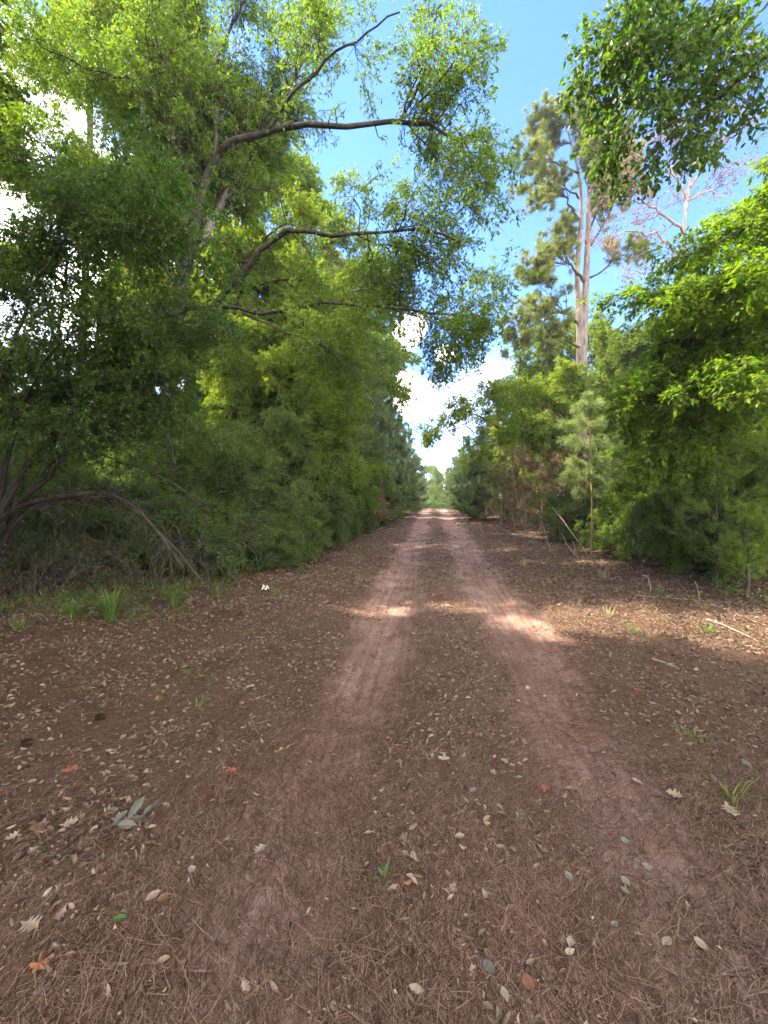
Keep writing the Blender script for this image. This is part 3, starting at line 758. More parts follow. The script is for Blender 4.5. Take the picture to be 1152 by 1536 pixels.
mb = MB(); q = limb([gt + [0, 0, -.2], at(458, 650, 18), at(457, 560, 18), at(452, 400, 18), at(450, 330, 18)], .17, .10); sweep(mb, q[0][None], q[1][None], 9, .03); part('trunk', mb, M['lichen_bark'], gr)
mb = MB(); B, BR = spawn(q[0][None], q[1][None], 12, .3, 1, .5, 1.6, ang=(60, 90), k=6, rr=.25); sweep(mb, B, BR, 4); part('branch', mb, M['lichen_bark'], gr)

# brown dead brush patch on the left verge
def dead_patch(px, Y, h, sp, label):
    b = base(px, Y)
    c = dict(SH); c.update(n1=50, n2=350, n3=1300, nl=9000, leaf=(.05, .09))
    return arch_shrub('dead_shrub', label, 'shrub', b, auto_stems(b, 9, h, sp), c, M['dead_leaf'], M['dead_wood'], 'dead brown brush')
dead_patch(563, 20.0, 2.0, .9, 'dead reddish-brown shrub on the left verge in front of the pines')
dead_patch(575, 23.5, 1.6, .9, 'low dead brown brush beside the left wheel track further on')

# trees closing the end of the road
for px, Y, sc, pr, lb_ in [(655, 70, .75, protoB, 'yellow-green tree closing the far end of the road'),
                           (634, 74, .9, protoP, 'pine left of the yellow-green tree at the end of the road'),
                           (672, 76, .8, protoB, 'pale tree right of the gap at the end of the road'),
                           (646, 88, .9, protoA, 'hazy tree standing highest at the end of the road'),
                           (690, 90, .9, protoA, 'hazy broadleaf tree right of the end of the road'), (610, 92, 1., protoA, 'hazy broadleaf tree left of the end of the road')]:
    put(pr, px, Y, sc, lb_, 'trees closing the end of the road')
for px, Y, sc, lb_ in [(640, 66, .6, 'low bright bush left of centre where the road ends'), (655, 67, .55, 'low bright bush in the middle where the road ends'), (668, 65, .6, 'low bright bush right of centre where the road ends')]:
    put(protoS2, px, Y, sc, lb_, 'bushes closing the end of the road')
for px, Y in [(606, 64), (618, 66), (628, 72), (680, 68), (692, 66), (700, 60), (648, 78), (662, 80), (634, 82)]:
    put(protoS, px, Y, 1.1, 'green bush in the leafy wall closing the far end of the road', 'bushes in the far leafy wall')
for px, Y, sc, lb_ in [(716, 27, .55, 'low green shrub at the foot of the largest right row pine'), (700, 34, .55, 'low green shrub at the foot of the second right row pine'), (690, 42, .6, 'low shrub further on beside the right verge'), (683, 52, .65, 'farthest low shrub beside the right verge')]:
    put(protoS, px, Y, sc, lb_, 'shrubs along the right verge')

# =================================================================== RIGHT
# tall twin-stemmed pine
pb_ = base(873, 20)
pt = thing('pine_tree', 'tall twin-stemmed pine with pinkish grey bark rising above the right trees', 'pine tree', pb_)
s1 = limb([pb_ + [0, 0, -.3], at(872, 640, 20), at(873, 560, 20), at(876, 480, 20), at(880, 400, 20), at(884, 300, 20), at(884, 230, 20), at(879, 140, 20)], .30, .03)
s2 = limb([at(872, 560, 20), at(871, 520, 19.95), at(868, 450, 19.9), at(866, 400, 19.9), at(872, 330, 19.9), at(868, 260, 19.8), at(850, 190, 19.8)], .22, .03)
for q in (s1, s2):
    mb = MB(); sweep(mb, q[0][None], q[1][None], 10, .02); part('trunk', mb, M['pine_bark'], pt)
pl = []
for pts, r in [([(876, 525, 20), (850, 512, 19.6), (820, 508, 19.2), (765, 520, 18.8)], .06), ([(872, 490, 20), (845, 470, 19.5), (810, 475, 19), (782, 480, 18.6)], .07), ([(845, 470, 19.5), (828, 445, 19.3), (822, 440, 19.2), (800, 420, 19)], .03),
               ([(878, 425, 20), (855, 400, 19.6), (830, 395, 19.2), (795, 410, 18.8)], .07), ([(880, 420, 20), (905, 405, 20), (925, 385, 20), (955, 380, 20)], .05), ([(868, 405, 19.9), (858, 385, 19.9), (856, 370, 19.9), (830, 340, 19.9)], .05),
               ([(884, 370, 20), (905, 340, 20), (925, 300, 20), (955, 290, 20)], .06), ([(884, 350, 20), (900, 310, 20.4), (930, 270, 21), (950, 240, 21)], .06), ([(868, 330, 19.9), (850, 300, 19.6), (830, 280, 19.2), (800, 275, 18.8)], .06),
               ([(872, 300, 20), (850, 285, 20.5), (820, 290, 21), (790, 300, 21)], .05), ([(884, 270, 20), (890, 240, 20), (910, 220, 20), (930, 205, 20)], .05), ([(882, 250, 20), (860, 220, 20), (830, 210, 20), (815, 190, 20)], .05),
               ([(880, 220, 20), (865, 195, 19.6), (845, 185, 19.4), (825, 175, 19.2)], .04), ([(880, 200, 20), (895, 180, 20), (915, 170, 20)], .04), ([(868, 260, 19.8), (840, 245, 19.2), (815, 240, 18.8), (800, 235, 18.5)], .05), ([(880, 260, 20), (892, 240, 18.8), (900, 225, 18)], .04), ([(884, 300, 20), (905, 280, 21), (935, 260, 21.5)], .04)]:
    q = limb([at(*z) for z in pts], r, r * .25, 16, .03); pl.append(q)
    mb = MB(); sweep(mb, q[0][None], q[1][None], 6, .05); part('limb', mb, M['bark'], pt)
P, R = as_arr(pl + [(s1[0][-6:].repeat(3, 0)[:16], s1[1][-6:].repeat(3)[:16])])
mb = MB()
B, BR = spawn(P, R, 420, .3, 1, .7, 1.8, ang=(30, 65), up=.3, bend=(0, 0, .15), k=6, rr=.5, rmax=.03); sweep(mb, B, BR, 5)
B2, BR2 = spawn(B, BR, 2600, .3, 1, .25, .6, ang=(25, 60), up=.25, k=4, rr=.5, rmax=.012); sweep(mb, B2, BR2, 4)
part('branch', mb, M['bark'], pt)
mb = MB(); _, _, _, _, p, Tn = pick(B2, 6500, .4, 1.); needles(mb, p, norm(Tn + [0, 0, .2]), 30, (.16, .26), .011)
_, _, _, _, p, Tn = pick(P[-1:], 60, .5, 1.); needles(mb, p, norm(Tn + rng.normal(size=Tn.shape) * .4), 34, (.18, .3), .013)
part('crown', mb, M['needle'], pt)

# dead tree with pinkish bare branches
db = base(1010, 15)
dt = thing('dead_tree', 'bare pinkish-brown dead tree with a few withered leaves right of the tall pine', 'tree', db)
d1 = limb([db + [0, 0, -.2], at(1012, 560, 15), at(1020, 420, 15), at(1030, 300, 15), at(1045, 220, 15), at(1070, 150, 15)], .08, .02)
mb = MB(); sweep(mb, d1[0][None], d1[1][None], 8, .04); part('trunk', mb, M['dead_wood'], dt)
dl = []
for pts, r in [([(1025, 350, 15), (990, 320, 14.7), (950, 300, 14.4), (900, 290, 14)], .05), ([(1022, 380, 15), (980, 350, 15), (930, 350, 15), (890, 370, 15)], .05), ([(1030, 300, 15), (1000, 250, 15), (960, 235, 15), (920, 240, 15)], .045),
               ([(1035, 280, 15), (1070, 230, 14.6), (1110, 190, 14.2), (1150, 170, 14)], .05), ([(1040, 240, 15), (1020, 200, 15.3), (1000, 180, 15.5)], .04), ([(1032, 300, 15), (1080, 280, 15), (1130, 250, 15)], .04), ([(1022, 390, 15), (985, 400, 14.6), (940, 410, 14.2)], .035), ([(1050, 210, 15), (1090, 150, 15), (1120, 90, 15)], .04)]:
    q = limb([at(*z) for z in pts], r, r * .2, 16, .04); dl.append(q)
    mb = MB(); sweep(mb, q[0][None], q[1][None], 6, .05); part('limb', mb, M['dead_wood'], dt)
P, R = as_arr(dl); mb = MB()
B, BR = spawn(P, R, 130, .15, 1, .5, 1.5, ang=(30, 70), up=.1, k=7, wig=.1, rr=.5, rmax=.02, rmin=.005); sweep(mb, B, BR, 5)
B2, BR2 = spawn(B, BR, 900, .15, 1, .25, .7, ang=(30, 80), k=5, wig=.12, rr=.6, rmin=.004); sweep(mb, B2, BR2, 4)
part('branch', mb, M['dead_wood'], dt)
mb = MB(); leaves(mb, B2, 4200, (.05, .1), wr=.5, droop=.8, flat=.2); part('foliage', mb, M['dead_leaf'], dt)

# oak branches hanging in from the upper right
rb = base(1330, 6.2)
ro = thing('oak_tree', 'dark broad-leaved oak leaning in over the upper right corner', 'tree', rb)
rt = limb([rb + [0, 0, -.2], at(1325, 560, 6.2), at(1310, 300, 6.1), at(1290, 60, 6.0), at(1280, -100, 6)], .16, .08)
mb = MB(); sweep(mb, rt[0][None], rt[1][None], 9, .04); part('trunk', mb, M['bark'], ro)
rl = []
for pts, r in [([(1295, 60, 6), (1200, 60, 5.6), (1140, 90, 5.4), (1095, 130, 5.2), (1050, 165, 5.0), (990, 190, 4.9)], .045), ([(1140, 88, 5.4), (1090, 105, 5.2), (1030, 110, 5.1), (950, 150, 5)], .022),
               ([(1300, 0, 6), (1200, -30, 5.6), (1100, -20, 5.3), (1000, 10, 5.1), (920, 60, 5)], .04), ([(1200, 60, 5.6), (1150, 130, 5.4), (1110, 190, 5.3), (1080, 225, 5.2)], .016),
               ([(1100, -20, 5.3), (1040, 50, 5.1), (980, 80, 5), (910, 90, 4.9)], .02), ([(1050, 30, 5.1), (990, 130, 5), (955, 170, 4.9), (945, 228, 4.9)], .018), ([(1180, -30, 5.6), (1120, 40, 5.4), (1080, 60, 5.2)], .018)]:
    q = limb([at(*z) for z in pts], r, r * .2, 16, .012); rl.append(q)
    mb = MB(); sweep(mb, q[0][None], q[1][None], 7, .04); part('limb', mb, M['bark'], ro)
P, R = as_arr([rl[i] for i in (1, 2, 4, 5, 6, 0)])
foliage_on(ro, P, R, dict(n1=80, t0=.5, L1=(.3, .85), n2=380, L2=(.25, .6), n3=700, L3=(.1, .25), nl=3700, leaf=(.045, .08), wr=.55, six=True, up1=-.05, droop=.3, flat=.35, bend1=(0, 0, -.15)), M['near_leaf'], M['bark'])

# sweetgum: bright layered sprays on the right edge
gb_ = base(1290, 7.4)
gu = thing('sweetgum_tree', 'bright green tree with layered drooping sprays covering the right edge', 'tree', gb_)
t1 = limb([gb_ + [0, 0, -.2], at(1285, 640, 7.4), at(1270, 450, 7.4), at(1250, 250, 7.4), at(1230, 180, 7.4)], .12, .03)
mb = MB(); sweep(mb, t1[0][None], t1[1][None], 8, .04); part('trunk', mb, M['bark'], gu)
gl = []
for pts, r in [([(1250, 303, 7.4), (1160, 313, 7.1), (1115, 343, 6.8), (1035, 383, 6.6)], .04), ([(1262, 393, 7.4), (1160, 383, 7.0), (1085, 413, 6.6), (985, 463, 6.3)], .045), ([(1268, 463, 7.4), (1160, 463, 7.0), (1085, 493, 6.8), (965, 523, 6.6)], .045),
               ([(1275, 523, 7.4), (1180, 523, 7.0), (1105, 538, 6.8), (995, 563, 6.7)], .04), ([(1255, 323, 7.4), (1190, 363, 6.6), (1155, 413, 6.0), (1085, 453, 5.7)], .035), ([(1270, 453, 7.4), (1190, 493, 6.6), (1155, 533, 6.1), (1085, 563, 5.9)], .035),
               ([(1245, 263, 7.4), (1180, 283, 7.4), (1145, 313, 7.3), (1105, 353, 7.2)], .035), ([(1262, 393, 7.4), (1150, 423, 7.8), (1065, 443, 8.2), (965, 453, 8.6)], .04)]:
    q = limb([at(*z) for z in pts], r, r * .2, 16, .02); gl.append(q)
    mb = MB(); sweep(mb, q[0][None], q[1][None], 6, .04); part('limb', mb, M['bark'], gu)
P, R = as_arr(gl)
foliage_on(gu, P, R, dict(n1=120, t0=.2, L1=(.5, 1.3), n2=1100, L2=(.25, .6), n3=3600, L3=(.12, .3), nl=16000, leaf=(.05, .09), wr=.6, six=False, fz=.3, a1=(50, 90), up1=.02, bend1=(0, 0, -.2), up2=-.05, droop=.25, flat=.8), M['gum_leaf'], M['bark'])

# dark crooked limbs under the sweetgum
kb = base(1250, 7.9)
kt = thing('understory_tree', 'dark crooked-limbed small tree reaching in from the right edge', 'tree', kb)
kl = [limb([kb + [0, 0, -.1], at(1240, 760, 7.9), at(1215, 670, 7.8), at(1152, 612, 7.6), at(1100, 585, 7.5), at(1055, 574, 7.4), at(1000, 580, 7.3), at(940, 600, 7.2)], .075, .012, 16, .01),
      limb([at(1240, 740, 7.9), at(1190, 655, 7.6), at(1140, 642, 7.4), at(1090, 645, 7.3), at(1040, 655, 7.2), at(990, 690, 7.1)], .045, .01, 16, .01),
      limb([at(1100, 585, 7.5), at(1080, 610, 7.4), at(1095, 640, 7.3), at(1060, 600, 7.2), at(1000, 605, 7.1), at(960, 600, 7)], .02, .006, 16, .01),
      limb([at(1152, 612, 7.6), at(1120, 540, 7.5), at(1060, 510, 7.4), at(1000, 520, 7.3)], .03, .008, 16, .02)]
for q in kl:
    mb = MB(); sweep(mb, q[0][None], q[1][None], 7, .05); part('limb', mb, M['bark'], kt)
P, R = as_arr(kl)
foliage_on(kt, P, R, dict(n1=70, t0=.45, L1=(.5, 1.2), n2=420, L2=(.25, .6), n3=1400, L3=(.15, .3), nl=15000, leaf=(.05, .085), wr=.6, flat=.75, up1=.1), M['gum_leaf'], M['bark'])

# arching small tree over the right of the road
ab = base(935, 14.0)
at_r = thing('arching_tree', 'yellowing small tree arching left over the road beside the pine sapling', 'tree', ab)
al = [limb([ab + [0, 0, -.1], at(930, 760, 14), at(905, 705, 14), at(875, 688, 13.9), at(835, 665, 13.8), at(800, 652, 13.7), at(760, 648, 13.6), at(720, 625, 13.5), at(690, 615, 13.5)], .085, .015, 16, .01),
      limb([at(835, 665, 13.8), at(800, 620, 13.9), at(770, 600, 14), at(720, 598, 14)], .03, .008, 16, .02),
      limb([at(875, 688, 13.9), at(850, 630, 14), at(820, 600, 14.2), at(790, 590, 14.4)], .035, .01, 16, .02),
      limb([at(760, 648, 13.6), at(740, 660, 13.5), at(715, 665, 13.4), at(700, 680, 13.4)], .015, .005, 16, .02),
      limb([at(905, 705, 14), at(890, 640, 14), at(870, 600, 14), at(850, 570, 14)], .04, .01, 16, .02),
      limb([at(720, 625, 13.5), at(690, 640, 13.4), at(665, 650, 13.3), at(652, 665, 13.3)], .012, .004, 16, .015)]
for q in al:
    mb = MB(); sweep(mb, q[0][None], q[1][None], 7, .05); part('limb', mb, M['bark'], at_r)
P, R = as_arr(al)
foliage_on(at_r, P, R, dict(n1=100, t0=.35, L1=(.5, 1.2), n2=650, L2=(.25, .6), n3=2600, L3=(.15, .3), nl=28000, leaf=(.045, .08), wr=.5, up1=.7), M['yellow_leaf'], M['bark'])

# pine sapling
sb_ = ground(887, 834)
sp = thing('pine_sapling', 'pale green pine sapling with a thin bare reddish stem on the right verge', 'sapling', sb_)
Ys = sb_[1]
s1 = limb([sb_ + [0, 0, -.05], at(888, 760, Ys), at(886, 690, Ys), at(884, 640, Ys), at(881, 592, Ys)], .035, .010, 16, .004)
mb = MB(); sweep(mb, s1[0][None], s1[1][None], 8, .03); part('trunk', mb, M['sap_bark'], sp)
mb = MB(); tips = []
for py, n, ln in [(612, 5, .38), (640, 7, .62), (668, 7, .75), (700, 6, .7), (720, 8, .72), (742, 4, .5)]:
    c = at(885, py, Ys)
    for a in np.linspace(0, 6.28, n, endpoint=False) + U(0, 1):
        d = np.array([math.cos(a), math.sin(a), 0]) * ln * U(.7, 1.1)
        q = limb([c, c + d * .5 + [0, 0, .06 * ln], c + d + [0, 0, .28 * ln * U(.3, 1.3)]], .007, .003, 16, .006); tips.append(q)
P, R = as_arr(tips); sweep(mb, P, R, 5)
part('branch', mb, M['sap_bark'], sp)
mb = MB(); _, _, _, _, p, Tn = pick(P, 620, .35, 1.); needles(mb, p, Tn, 20, (.16, .27), .0065, droop=.2)
_, _, _, _, p, Tn = pick(s1[0][None], 60, .82, 1.); needles(mb, p, Tn, 26, (.15, .24), .005)
part('crown', mb, M['young_needle'], sp)

# right: feathery cedar and the sunlit undergrowth
def cedar(px, Y, h, sp_, label):
    return_ = pine('cedar_sapling', label, h, sp_, M['bright_leaf'], M['twig_bark'], r=.035, nb=46, t0=.22, tufts=420, m=16, w=.007, nl=(.05, .1), cone=.6)
    b = base(px, Y); return_.location = b; return_['category'] = 'sapling'; return return_
cedar(1078, 7.4, 2.3, 1.0, 'feathery green cedar sapling with a thin dark trunk near the right edge')
cedar(1125, 6.7, 1.2, .55, 'low feathery cedar at the right edge of the verge')
RS = dict(leaf=(.03, .055), flat=.65)
shrub(1010, 10.6, 3.2, 1.7, 'sunlit bright green shrub right of the pine sapling', m='bright_leaf', k=.8, **RS)
shrub(1075, 9.4, 3.0, 1.6, 'sunlit yellow-green shrub behind the cedar sapling', m='bright_leaf', k=.8, **RS)
shrub(1165, 8.6, 3.0, 1.7, 'leafy bright shrub at the right edge under the crooked limbs', m='bright_leaf', k=.8, **RS)
shrub(935, 13.2, 2.6, 1.5, 'dark shrub filling the shade behind the pine sapling', m='shrub_leaf', k=.7, **RS)
shrub(1105, 11.5, 4.6, 2.2, 'tall yellow-green shrub behind the right edge shrubs', m='bright_leaf', k=.9, leaf=(.045, .07))
shrub(1000, 12.5, 4.4, 2.2, 'tall shrub between the pine sapling and the right woods', m='bright_leaf', k=.9, leaf=(.045, .07))
for px, Y, sc, lb_ in [(925, 11.9, .5, 'knee-high bright bush just right of the pine sapling stem'), (962, 10.3, .55, 'bright bush behind the short pale tilting stem on the right'), (1012, 9.0, .5, 'bright low bush left of the thin-trunked cedar'), (1105, 7.9, .5, 'bright low bush between the two cedars'), (845, 14.4, .5, 'bright knee-high bush left of the pine sapling stem')]:
    put(protoS2, px, Y, sc, lb_, 'low bushes along the right verge')
brush('brush_thicket', 'dry twiggy tangle in the shade right of the pine sapling', base(960, 9.6), 12, 1.5, 1.2, 500)
brush('brush_thicket', 'dry twiggy tangle at the right edge behind the cedars', base(1120, 8.0), 12, 1.6, 1.2, 500)
brush('brush_thicket', 'brown brush tangle left of the pine sapling', base(835, 14.0), 14, 1.7, 1.3, 300)
brush('brush_thicket', 'brown brush tangle below the thin brown trunk', base(790, 17.0), 14, 1.8, 1.3, 300)

# browning pines under the arching tree, and a thin brown trunk
for px, Y, h, lb_ in [(752, 22.5, 5.2, 'browning young pine right of the blue-green pines'), (772, 19.5, 4.8, 'brown-needled young pine behind the thin brown trunk'), (812, 18.0, 5.0, 'brown-needled young pine below the arching limb'), (845, 16.5, 4.6, 'brown-needled young pine nearest the pine sapling')]:
    o = pine('dying_pine', lb_, h, 1.2, M['brown_needle'] if px != 752 else M['needle'], M['sap_bark'], r=.05, nb=60, t0=.05, tufts=420, m=22, w=.009, nl=(.14, .22), cone=.4, group='browning pines on the right')
    o.location = base(px, Y)
kb = ground(776, 793)
mb = MB(); q = limb([kb + [0, 0, -.05], at(776, 730, kb[1]), at(775, 655, kb[1])], .035, .018, 16, .006); sweep(mb, q[0][None], q[1][None], 7, .04)
B, BR = spawn(q[0][None], q[1][None], 16, .2, 1, .15, .6, ang=(60, 90), k=5, rr=.25); sweep(mb, B, BR, 4)
single('dead_sapling', mb, M['sap_bark'], kb, 'thin straight dead brown sapling standing below the arching limb', 'sapling')

GP_R = 'young pines along the right verge'
for px, Y, sc, lb_ in [(722, 25, .72, 'largest soft blue-green pine at the start of the right row'), (702, 31, .75, 'second blue-green pine of the right row'), (694, 38, .75, 'third pine of the right row'), (684, 47, .75, 'fourth pine of the right row, narrow and pale'), (676, 58, .75, 'last pine of the right row where the road ends'),
                       (745, 29, .95, 'pine set back behind the right row under the arching branches'), (720, 44, 1.0, 'hazy pine set back behind the right row')]:
    put(protoP, px, Y, sc, lb_, GP_R)
for px, Y, sc, lb_ in [(830, 23, 1.1, 'glowing yellow-green tree at the foot of the tall pine'), (785, 26, .85, 'yellow-green tree left of the foot of the tall pine'), (900, 22, 1.0, 'yellow-green tree right of the foot of the tall pine')]:
    put(protoB, px, Y, sc, lb_, 'yellow-green trees around the tall pine')
bgr = 'broadleaf tree deep in the right woods behind the shrubs'
for px, Y, sc, pr in [(950, 17, .62, protoA), (1040, 15.5, .65, protoA), (1130, 13.5, .65, protoB), (1200, 12, .8, protoA), (990, 22, .75, protoA), (1090, 20, .85, protoA), (930, 27, .85, protoC), (860, 30, .75, protoA), (790, 36, .7, protoA), (1010, 30, .9, protoA), (1150, 22, .9, protoC), (740, 55, .9, protoA), (820, 45, .8, protoA)]:
    put(pr, px, Y, sc, bgr, G_R)
for px, Y, sc in [(920, 14.5, .9), (975, 14, 1.), (1035, 12.5, 1.), (1100, 13.5, 1.1), (1170, 11, 1.1), (830, 21, .9), (950, 18, 1.1), (1050, 17, 1.2), (760, 27, .8), (1150, 17, 1.2)]:
    put(protoS, px, Y, sc, 'shadowed undergrowth shrub deep in the right woods', 'undergrowth shrubs of the right woods')

# trees and shrubs added out of frame, only to cast shade on the foreground
for x, y, pr, sc in [(-8.0, 1.2, protoA, .85), (-10.5, -2.0, protoA, 1.), (-11.5, 3.2, protoC, 1.), (-8.5, -4.5, protoB, 1.1), (-7.6, 3.0, protoB, .8), (-13, -6, protoC, 1.), (8.5, -2, protoA, .9), (7.5, -6, protoA, 1.), (-14, .5, protoA, 1.1), (-16, 6, protoA, 1.), (9, 2.5, protoA, .8), (-6.9, -.2, protoA, 1.05), (-8.8, 2.6, protoA, 1.3), (-7.2, 1.2, protoA, 1.15), (-11, 3.4, protoC, 1.3), (-3.6, -3.2, protoA, 1.), (3.2, -4., protoA, 1.), (-9.2, 1.4, protoC, 1.),  (-5.9, -1.6, protoB, 1.1), (-9, -.6, protoA, 1.1), (-11, 6.2, protoA, .9), (-13.5, 8, protoA, 1.), (-10.6, 4.9, protoB, 1.2), (-10.4, 4.2, protoA, 1.3), (-9.8, 3.2, protoA, 1.2), (-12, 5.2, protoA, 1.2), (-8.6, 2.4, protoA, 1.1)]:
    dup(pr, (x, y, float(gz(x, y)) - .1), U(0, 6), sc, 'unseen broadleaf tree added beside the camera to shade the road', 'unseen trees added to shade the road')
for x, y, sc in [(-5.6, .5, .9), (-6.2, 2.2, 1.0), (-6.5, -2, 1.), (-5.8, -4, 1.), (6.5, .5, .9)]:
    dup(protoS, (x, y, float(gz(x, y))), U(0, 6), sc, 'unseen leafy shrub added beside the camera to shade the road', 'unseen shrubs added to shade the road')

# ------------------------------------------------------------------- verge details
def tuft(px, py, n, h, label, m='grass', spread=.6, group='grass tufts along the verges'):
    b = ground(px, py); k = 5
    a = U(0, 6.28, n); d = np.stack([np.cos(a), np.sin(a), np.zeros(n)], 1)
    p0 = b + d * U(0, .09, (n, 1)); hh = U(.45, 1, (n, 1, 1)) * h; s = np.linspace(0, 1, k)[None, :, None]
    C = p0[:, None] + np.array([0, 0, 1.]) * hh * (s - .45 * s ** 2.5 * U(.3, 1.2, (n, 1, 1))) + d[:, None] * hh * spread * s ** 1.8 * U(.3, 1.3, (n, 1, 1))
    side = np.stack([-np.sin(a), np.cos(a), np.zeros(n)], 1)[:, None] * (U(.0025, .005, (n, 1, 1)) * (1 - s ** 2 * .9))
    V = np.concatenate([C - side, C + side], 1)
    o = np.arange(n)[:, None] * 2 * k
    mb = MB(); mb.add(V, np.concatenate([o + np.array([[i, i + 1, k + i + 1, k + i]]) for i in range(k - 1)]))
    return single('grass_tuft', mb, M[m], b, label, 'grass tuft', group)
tuft(168, 930, 190, .6, 'tall bright green grass tuft, largest on the left verge')
tuft(262, 908, 120, .46, 'yellow-green grass tuft right of the largest left tuft')
tuft(105, 925, 90, .3, 'low leafy green tuft left of the largest grass tuft')
tuft(325, 893, 40, .25, 'small grass tuft by the sunlit patch on the left verge')
tuft(415, 893, 26, .22, 'thin grass tuft beside the white flower')
tuft(30, 945, 50, .2, 'low green tuft at the left edge of the frame')
tuft(905, 868, 46, .36, 'straw-coloured grass tuft right of the pine sapling', 'dry_grass')
tuft(912, 925, 36, .2, 'short grass tuft on the sunlit strip of the right verge', 'dry_grass')
tuft(992, 893, 34, .2, 'green-yellow grass tuft near the fallen pale sticks on the right', 'grass')
tuft(785, 850, 50, .22, 'straw-coloured tuft at the right edge of the road', 'dry_grass')
tuft(1060, 950, 40, .18, 'short green tuft on the right verge near the frame edge', 'grass')
tuft(1095, 1200, 26, .16, 'sunlit green grass sprig at the right edge of the road', 'grass', .9)
tuft(300, 1062, 24, .1, 'tiny grass tuft among the leaves on the left side', 'grass')
tuft(1040, 1110, 26, .1, 'tiny dull green tuft among leaves on the right', 'grass')
tuft(950, 950, 26, .12, 'tiny tuft on the leafy strip right of the right track', 'grass')

def stick(px, py, px2, py2, r, label, m='grey_wood', name='fallen_stick', twigs=0, bend=.03):
    a, b = ground(px, py), ground(px2, py2)
    mid = (a + b) / 2 + np.array([U(-1, 1), U(-1, 1), .2]) * bend
    q = limb([a + [0, 0, r], mid + [0, 0, r], b + [0, 0, r]], r, r * .5, 12, r * .3)
    mb = MB(); sweep(mb, q[0][None], q[1][None], 7, .08)
    if twigs:
        B, BR = spawn(q[0][None], q[1][None], twigs, .3, 1, .08, .25, ang=(30, 60), k=4, rr=.6); sweep(mb, B, BR, 5)
    return single(name, mb, M[m], a, label, 'stick', 'sticks lying on the ground')
stick(412, 1131, 440, 1118, .011, 'short broken piece of bark-covered stick on the left track', 'sap_bark', bend=.0)
stick(880, 1040, 972, 1056, .006, 'long thin dark stick lying right of the right track', 'bark', twigs=3)
stick(978, 990, 1020, 1006, .012, 'short pale grey stick among leaves on the right verge')
stick(806, 1355, 820, 1425, .0035, 'thin bluish-grey twig in the foreground litter', 'grey_wood', bend=.015)
stick(376, 1075, 390, 1105, .006, 'short tan twig left of the left track', 'grey_wood', twigs=1, bend=.01)
stick(950, 893, 1085, 905, .008, 'pale fallen branch lying along the right verge', 'dead_wood', twigs=6)
stick(1010, 885, 1150, 940, .008, 'second pale branch crossing the right verge near the frame edge', 'dead_wood', twigs=4)
stick(1060, 930, 1140, 965, .010, 'thin pale stick on the sunlit strip at the right edge', 'dead_wood', twigs=2)
stick(745, 790, 800, 815, .016, 'weathered branch at the foot of the right-hand brush', 'dead_wood', twigs=8)
stick(500, 795, 545, 780, .015, 'pale branch at the foot of the left shrubs', 'dead_wood', twigs=8)
def leaner(px, py, px2, py2, Y2, r, label):
    a = ground(px, py); b = at(px2, py2, Y2 or a[1])
    q = limb([a + [0, 0, -.03], (a + b) / 2 + rng.normal(size=3) * .03, b], r, r * .5, 12, .004)
    mb = MB(); sweep(mb, q[0][None], q[1][None], 6, .06)
    return single('dry_stalk', mb, M['dead_wood'], a, label, 'dead stem', 'dead stems leaning on the right verge')
leaner(823, 818, 812, 782, None, .018, 'pale leaning dead stem left of the pine sapling')
leaner(868, 836, 842, 800, None, .016, 'bent pale dead stem just left of the sapling foot')
leaner(862, 832, 858, 812, None, .02, 'short broken brown stump stem beside the sapling')
leaner(976, 888, 964, 862, None, .012, 'short pale stem tilting up from the right verge')
leaner(1050, 900, 1043, 872, None, .008, 'thin upright dead stem left of the low cedar')
leaner(884, 835, 815, 745, 13.2, .008, 'long thin dead stem leaning left behind the sapling')
# tiny white flower head
g = ground(398, 887); mb = MB()
for i in range(16):
    c = g + np.array([U(-.05, .05), U(-.04, .04), U(.03, .10)]); n = 6
    a = np.arange(n) * 2 * np.pi / n
    V = np.concatenate([[c], c + .013 * np.stack([np.cos(a), .3 * np.sin(a), np.sin(a)], 1)])
    mb.add(V, np.array([[0, j + 1, (j + 1) % n + 1] for j in range(n)]))
M['white'] = islandmat('white_petal', [(0, (.55, .56, .5)), (1, (.8, .8, .76))])
single('white_flower', mb, M['white'], g, 'cluster of tiny white flowers at the tip of the pale bent branch', 'flower')

# leafy rosette in the road's centre
g = ground(578, 1318)
mb = MB(); n = 22; a = U(0, 6.28, n); el = U(.15, .9, n)
d = np.stack([np.cos(a) * np.cos(el), np.sin(a) * np.cos(el), np.sin(el)], 1); Ls = U(.04, .085, (n, 1)); side = np.stack([-np.sin(a), np.cos(a), np.zeros(n)], 1)
V = np.stack([g + d * 0, g + d * Ls * .45 + side * .009, g + d * Ls + [0, 0, -.008], g + d * Ls * .45 - side * .009], 1)
mb.add(V, np.arange(4 * n).reshape(n, 4))
single('weed_plant', mb, M['shrub_leaf'], g + [0, 0, .003], 'small dull green weed rosette in the middle of the foreground', 'weed')

# low weeds scattered along both verges
wx = scatter_xy(700, -8, 7, 1.2, 16, lambda x, y: (np.abs(x - .3) > 1.7) * .8 + .12 * (np.abs(x - .16) < .35) * (y < 12))
mb = MB(); st_ = []
for x, y in wx:
    h = U(.03, .11); g0 = np.array([x, y, float(gz(x, y))])
    for _ in range(3):
        a = U(0, 6.28); st_.append(np.linspace(g0, g0 + np.array([math.cos(a) * h, math.sin(a) * h, h * U(.3, 1)]), 4))
leaves(mb, np.array(st_), 7000, (.015, .04), wr=.5, flat=.6, rnd=1.2)
wo_ = part('ground_weeds', mb, M['shrub_leaf'], None); tag(wo_, 'tiny green weeds sprinkled through the leaf litter of the verges', 'weeds', kind='stuff')

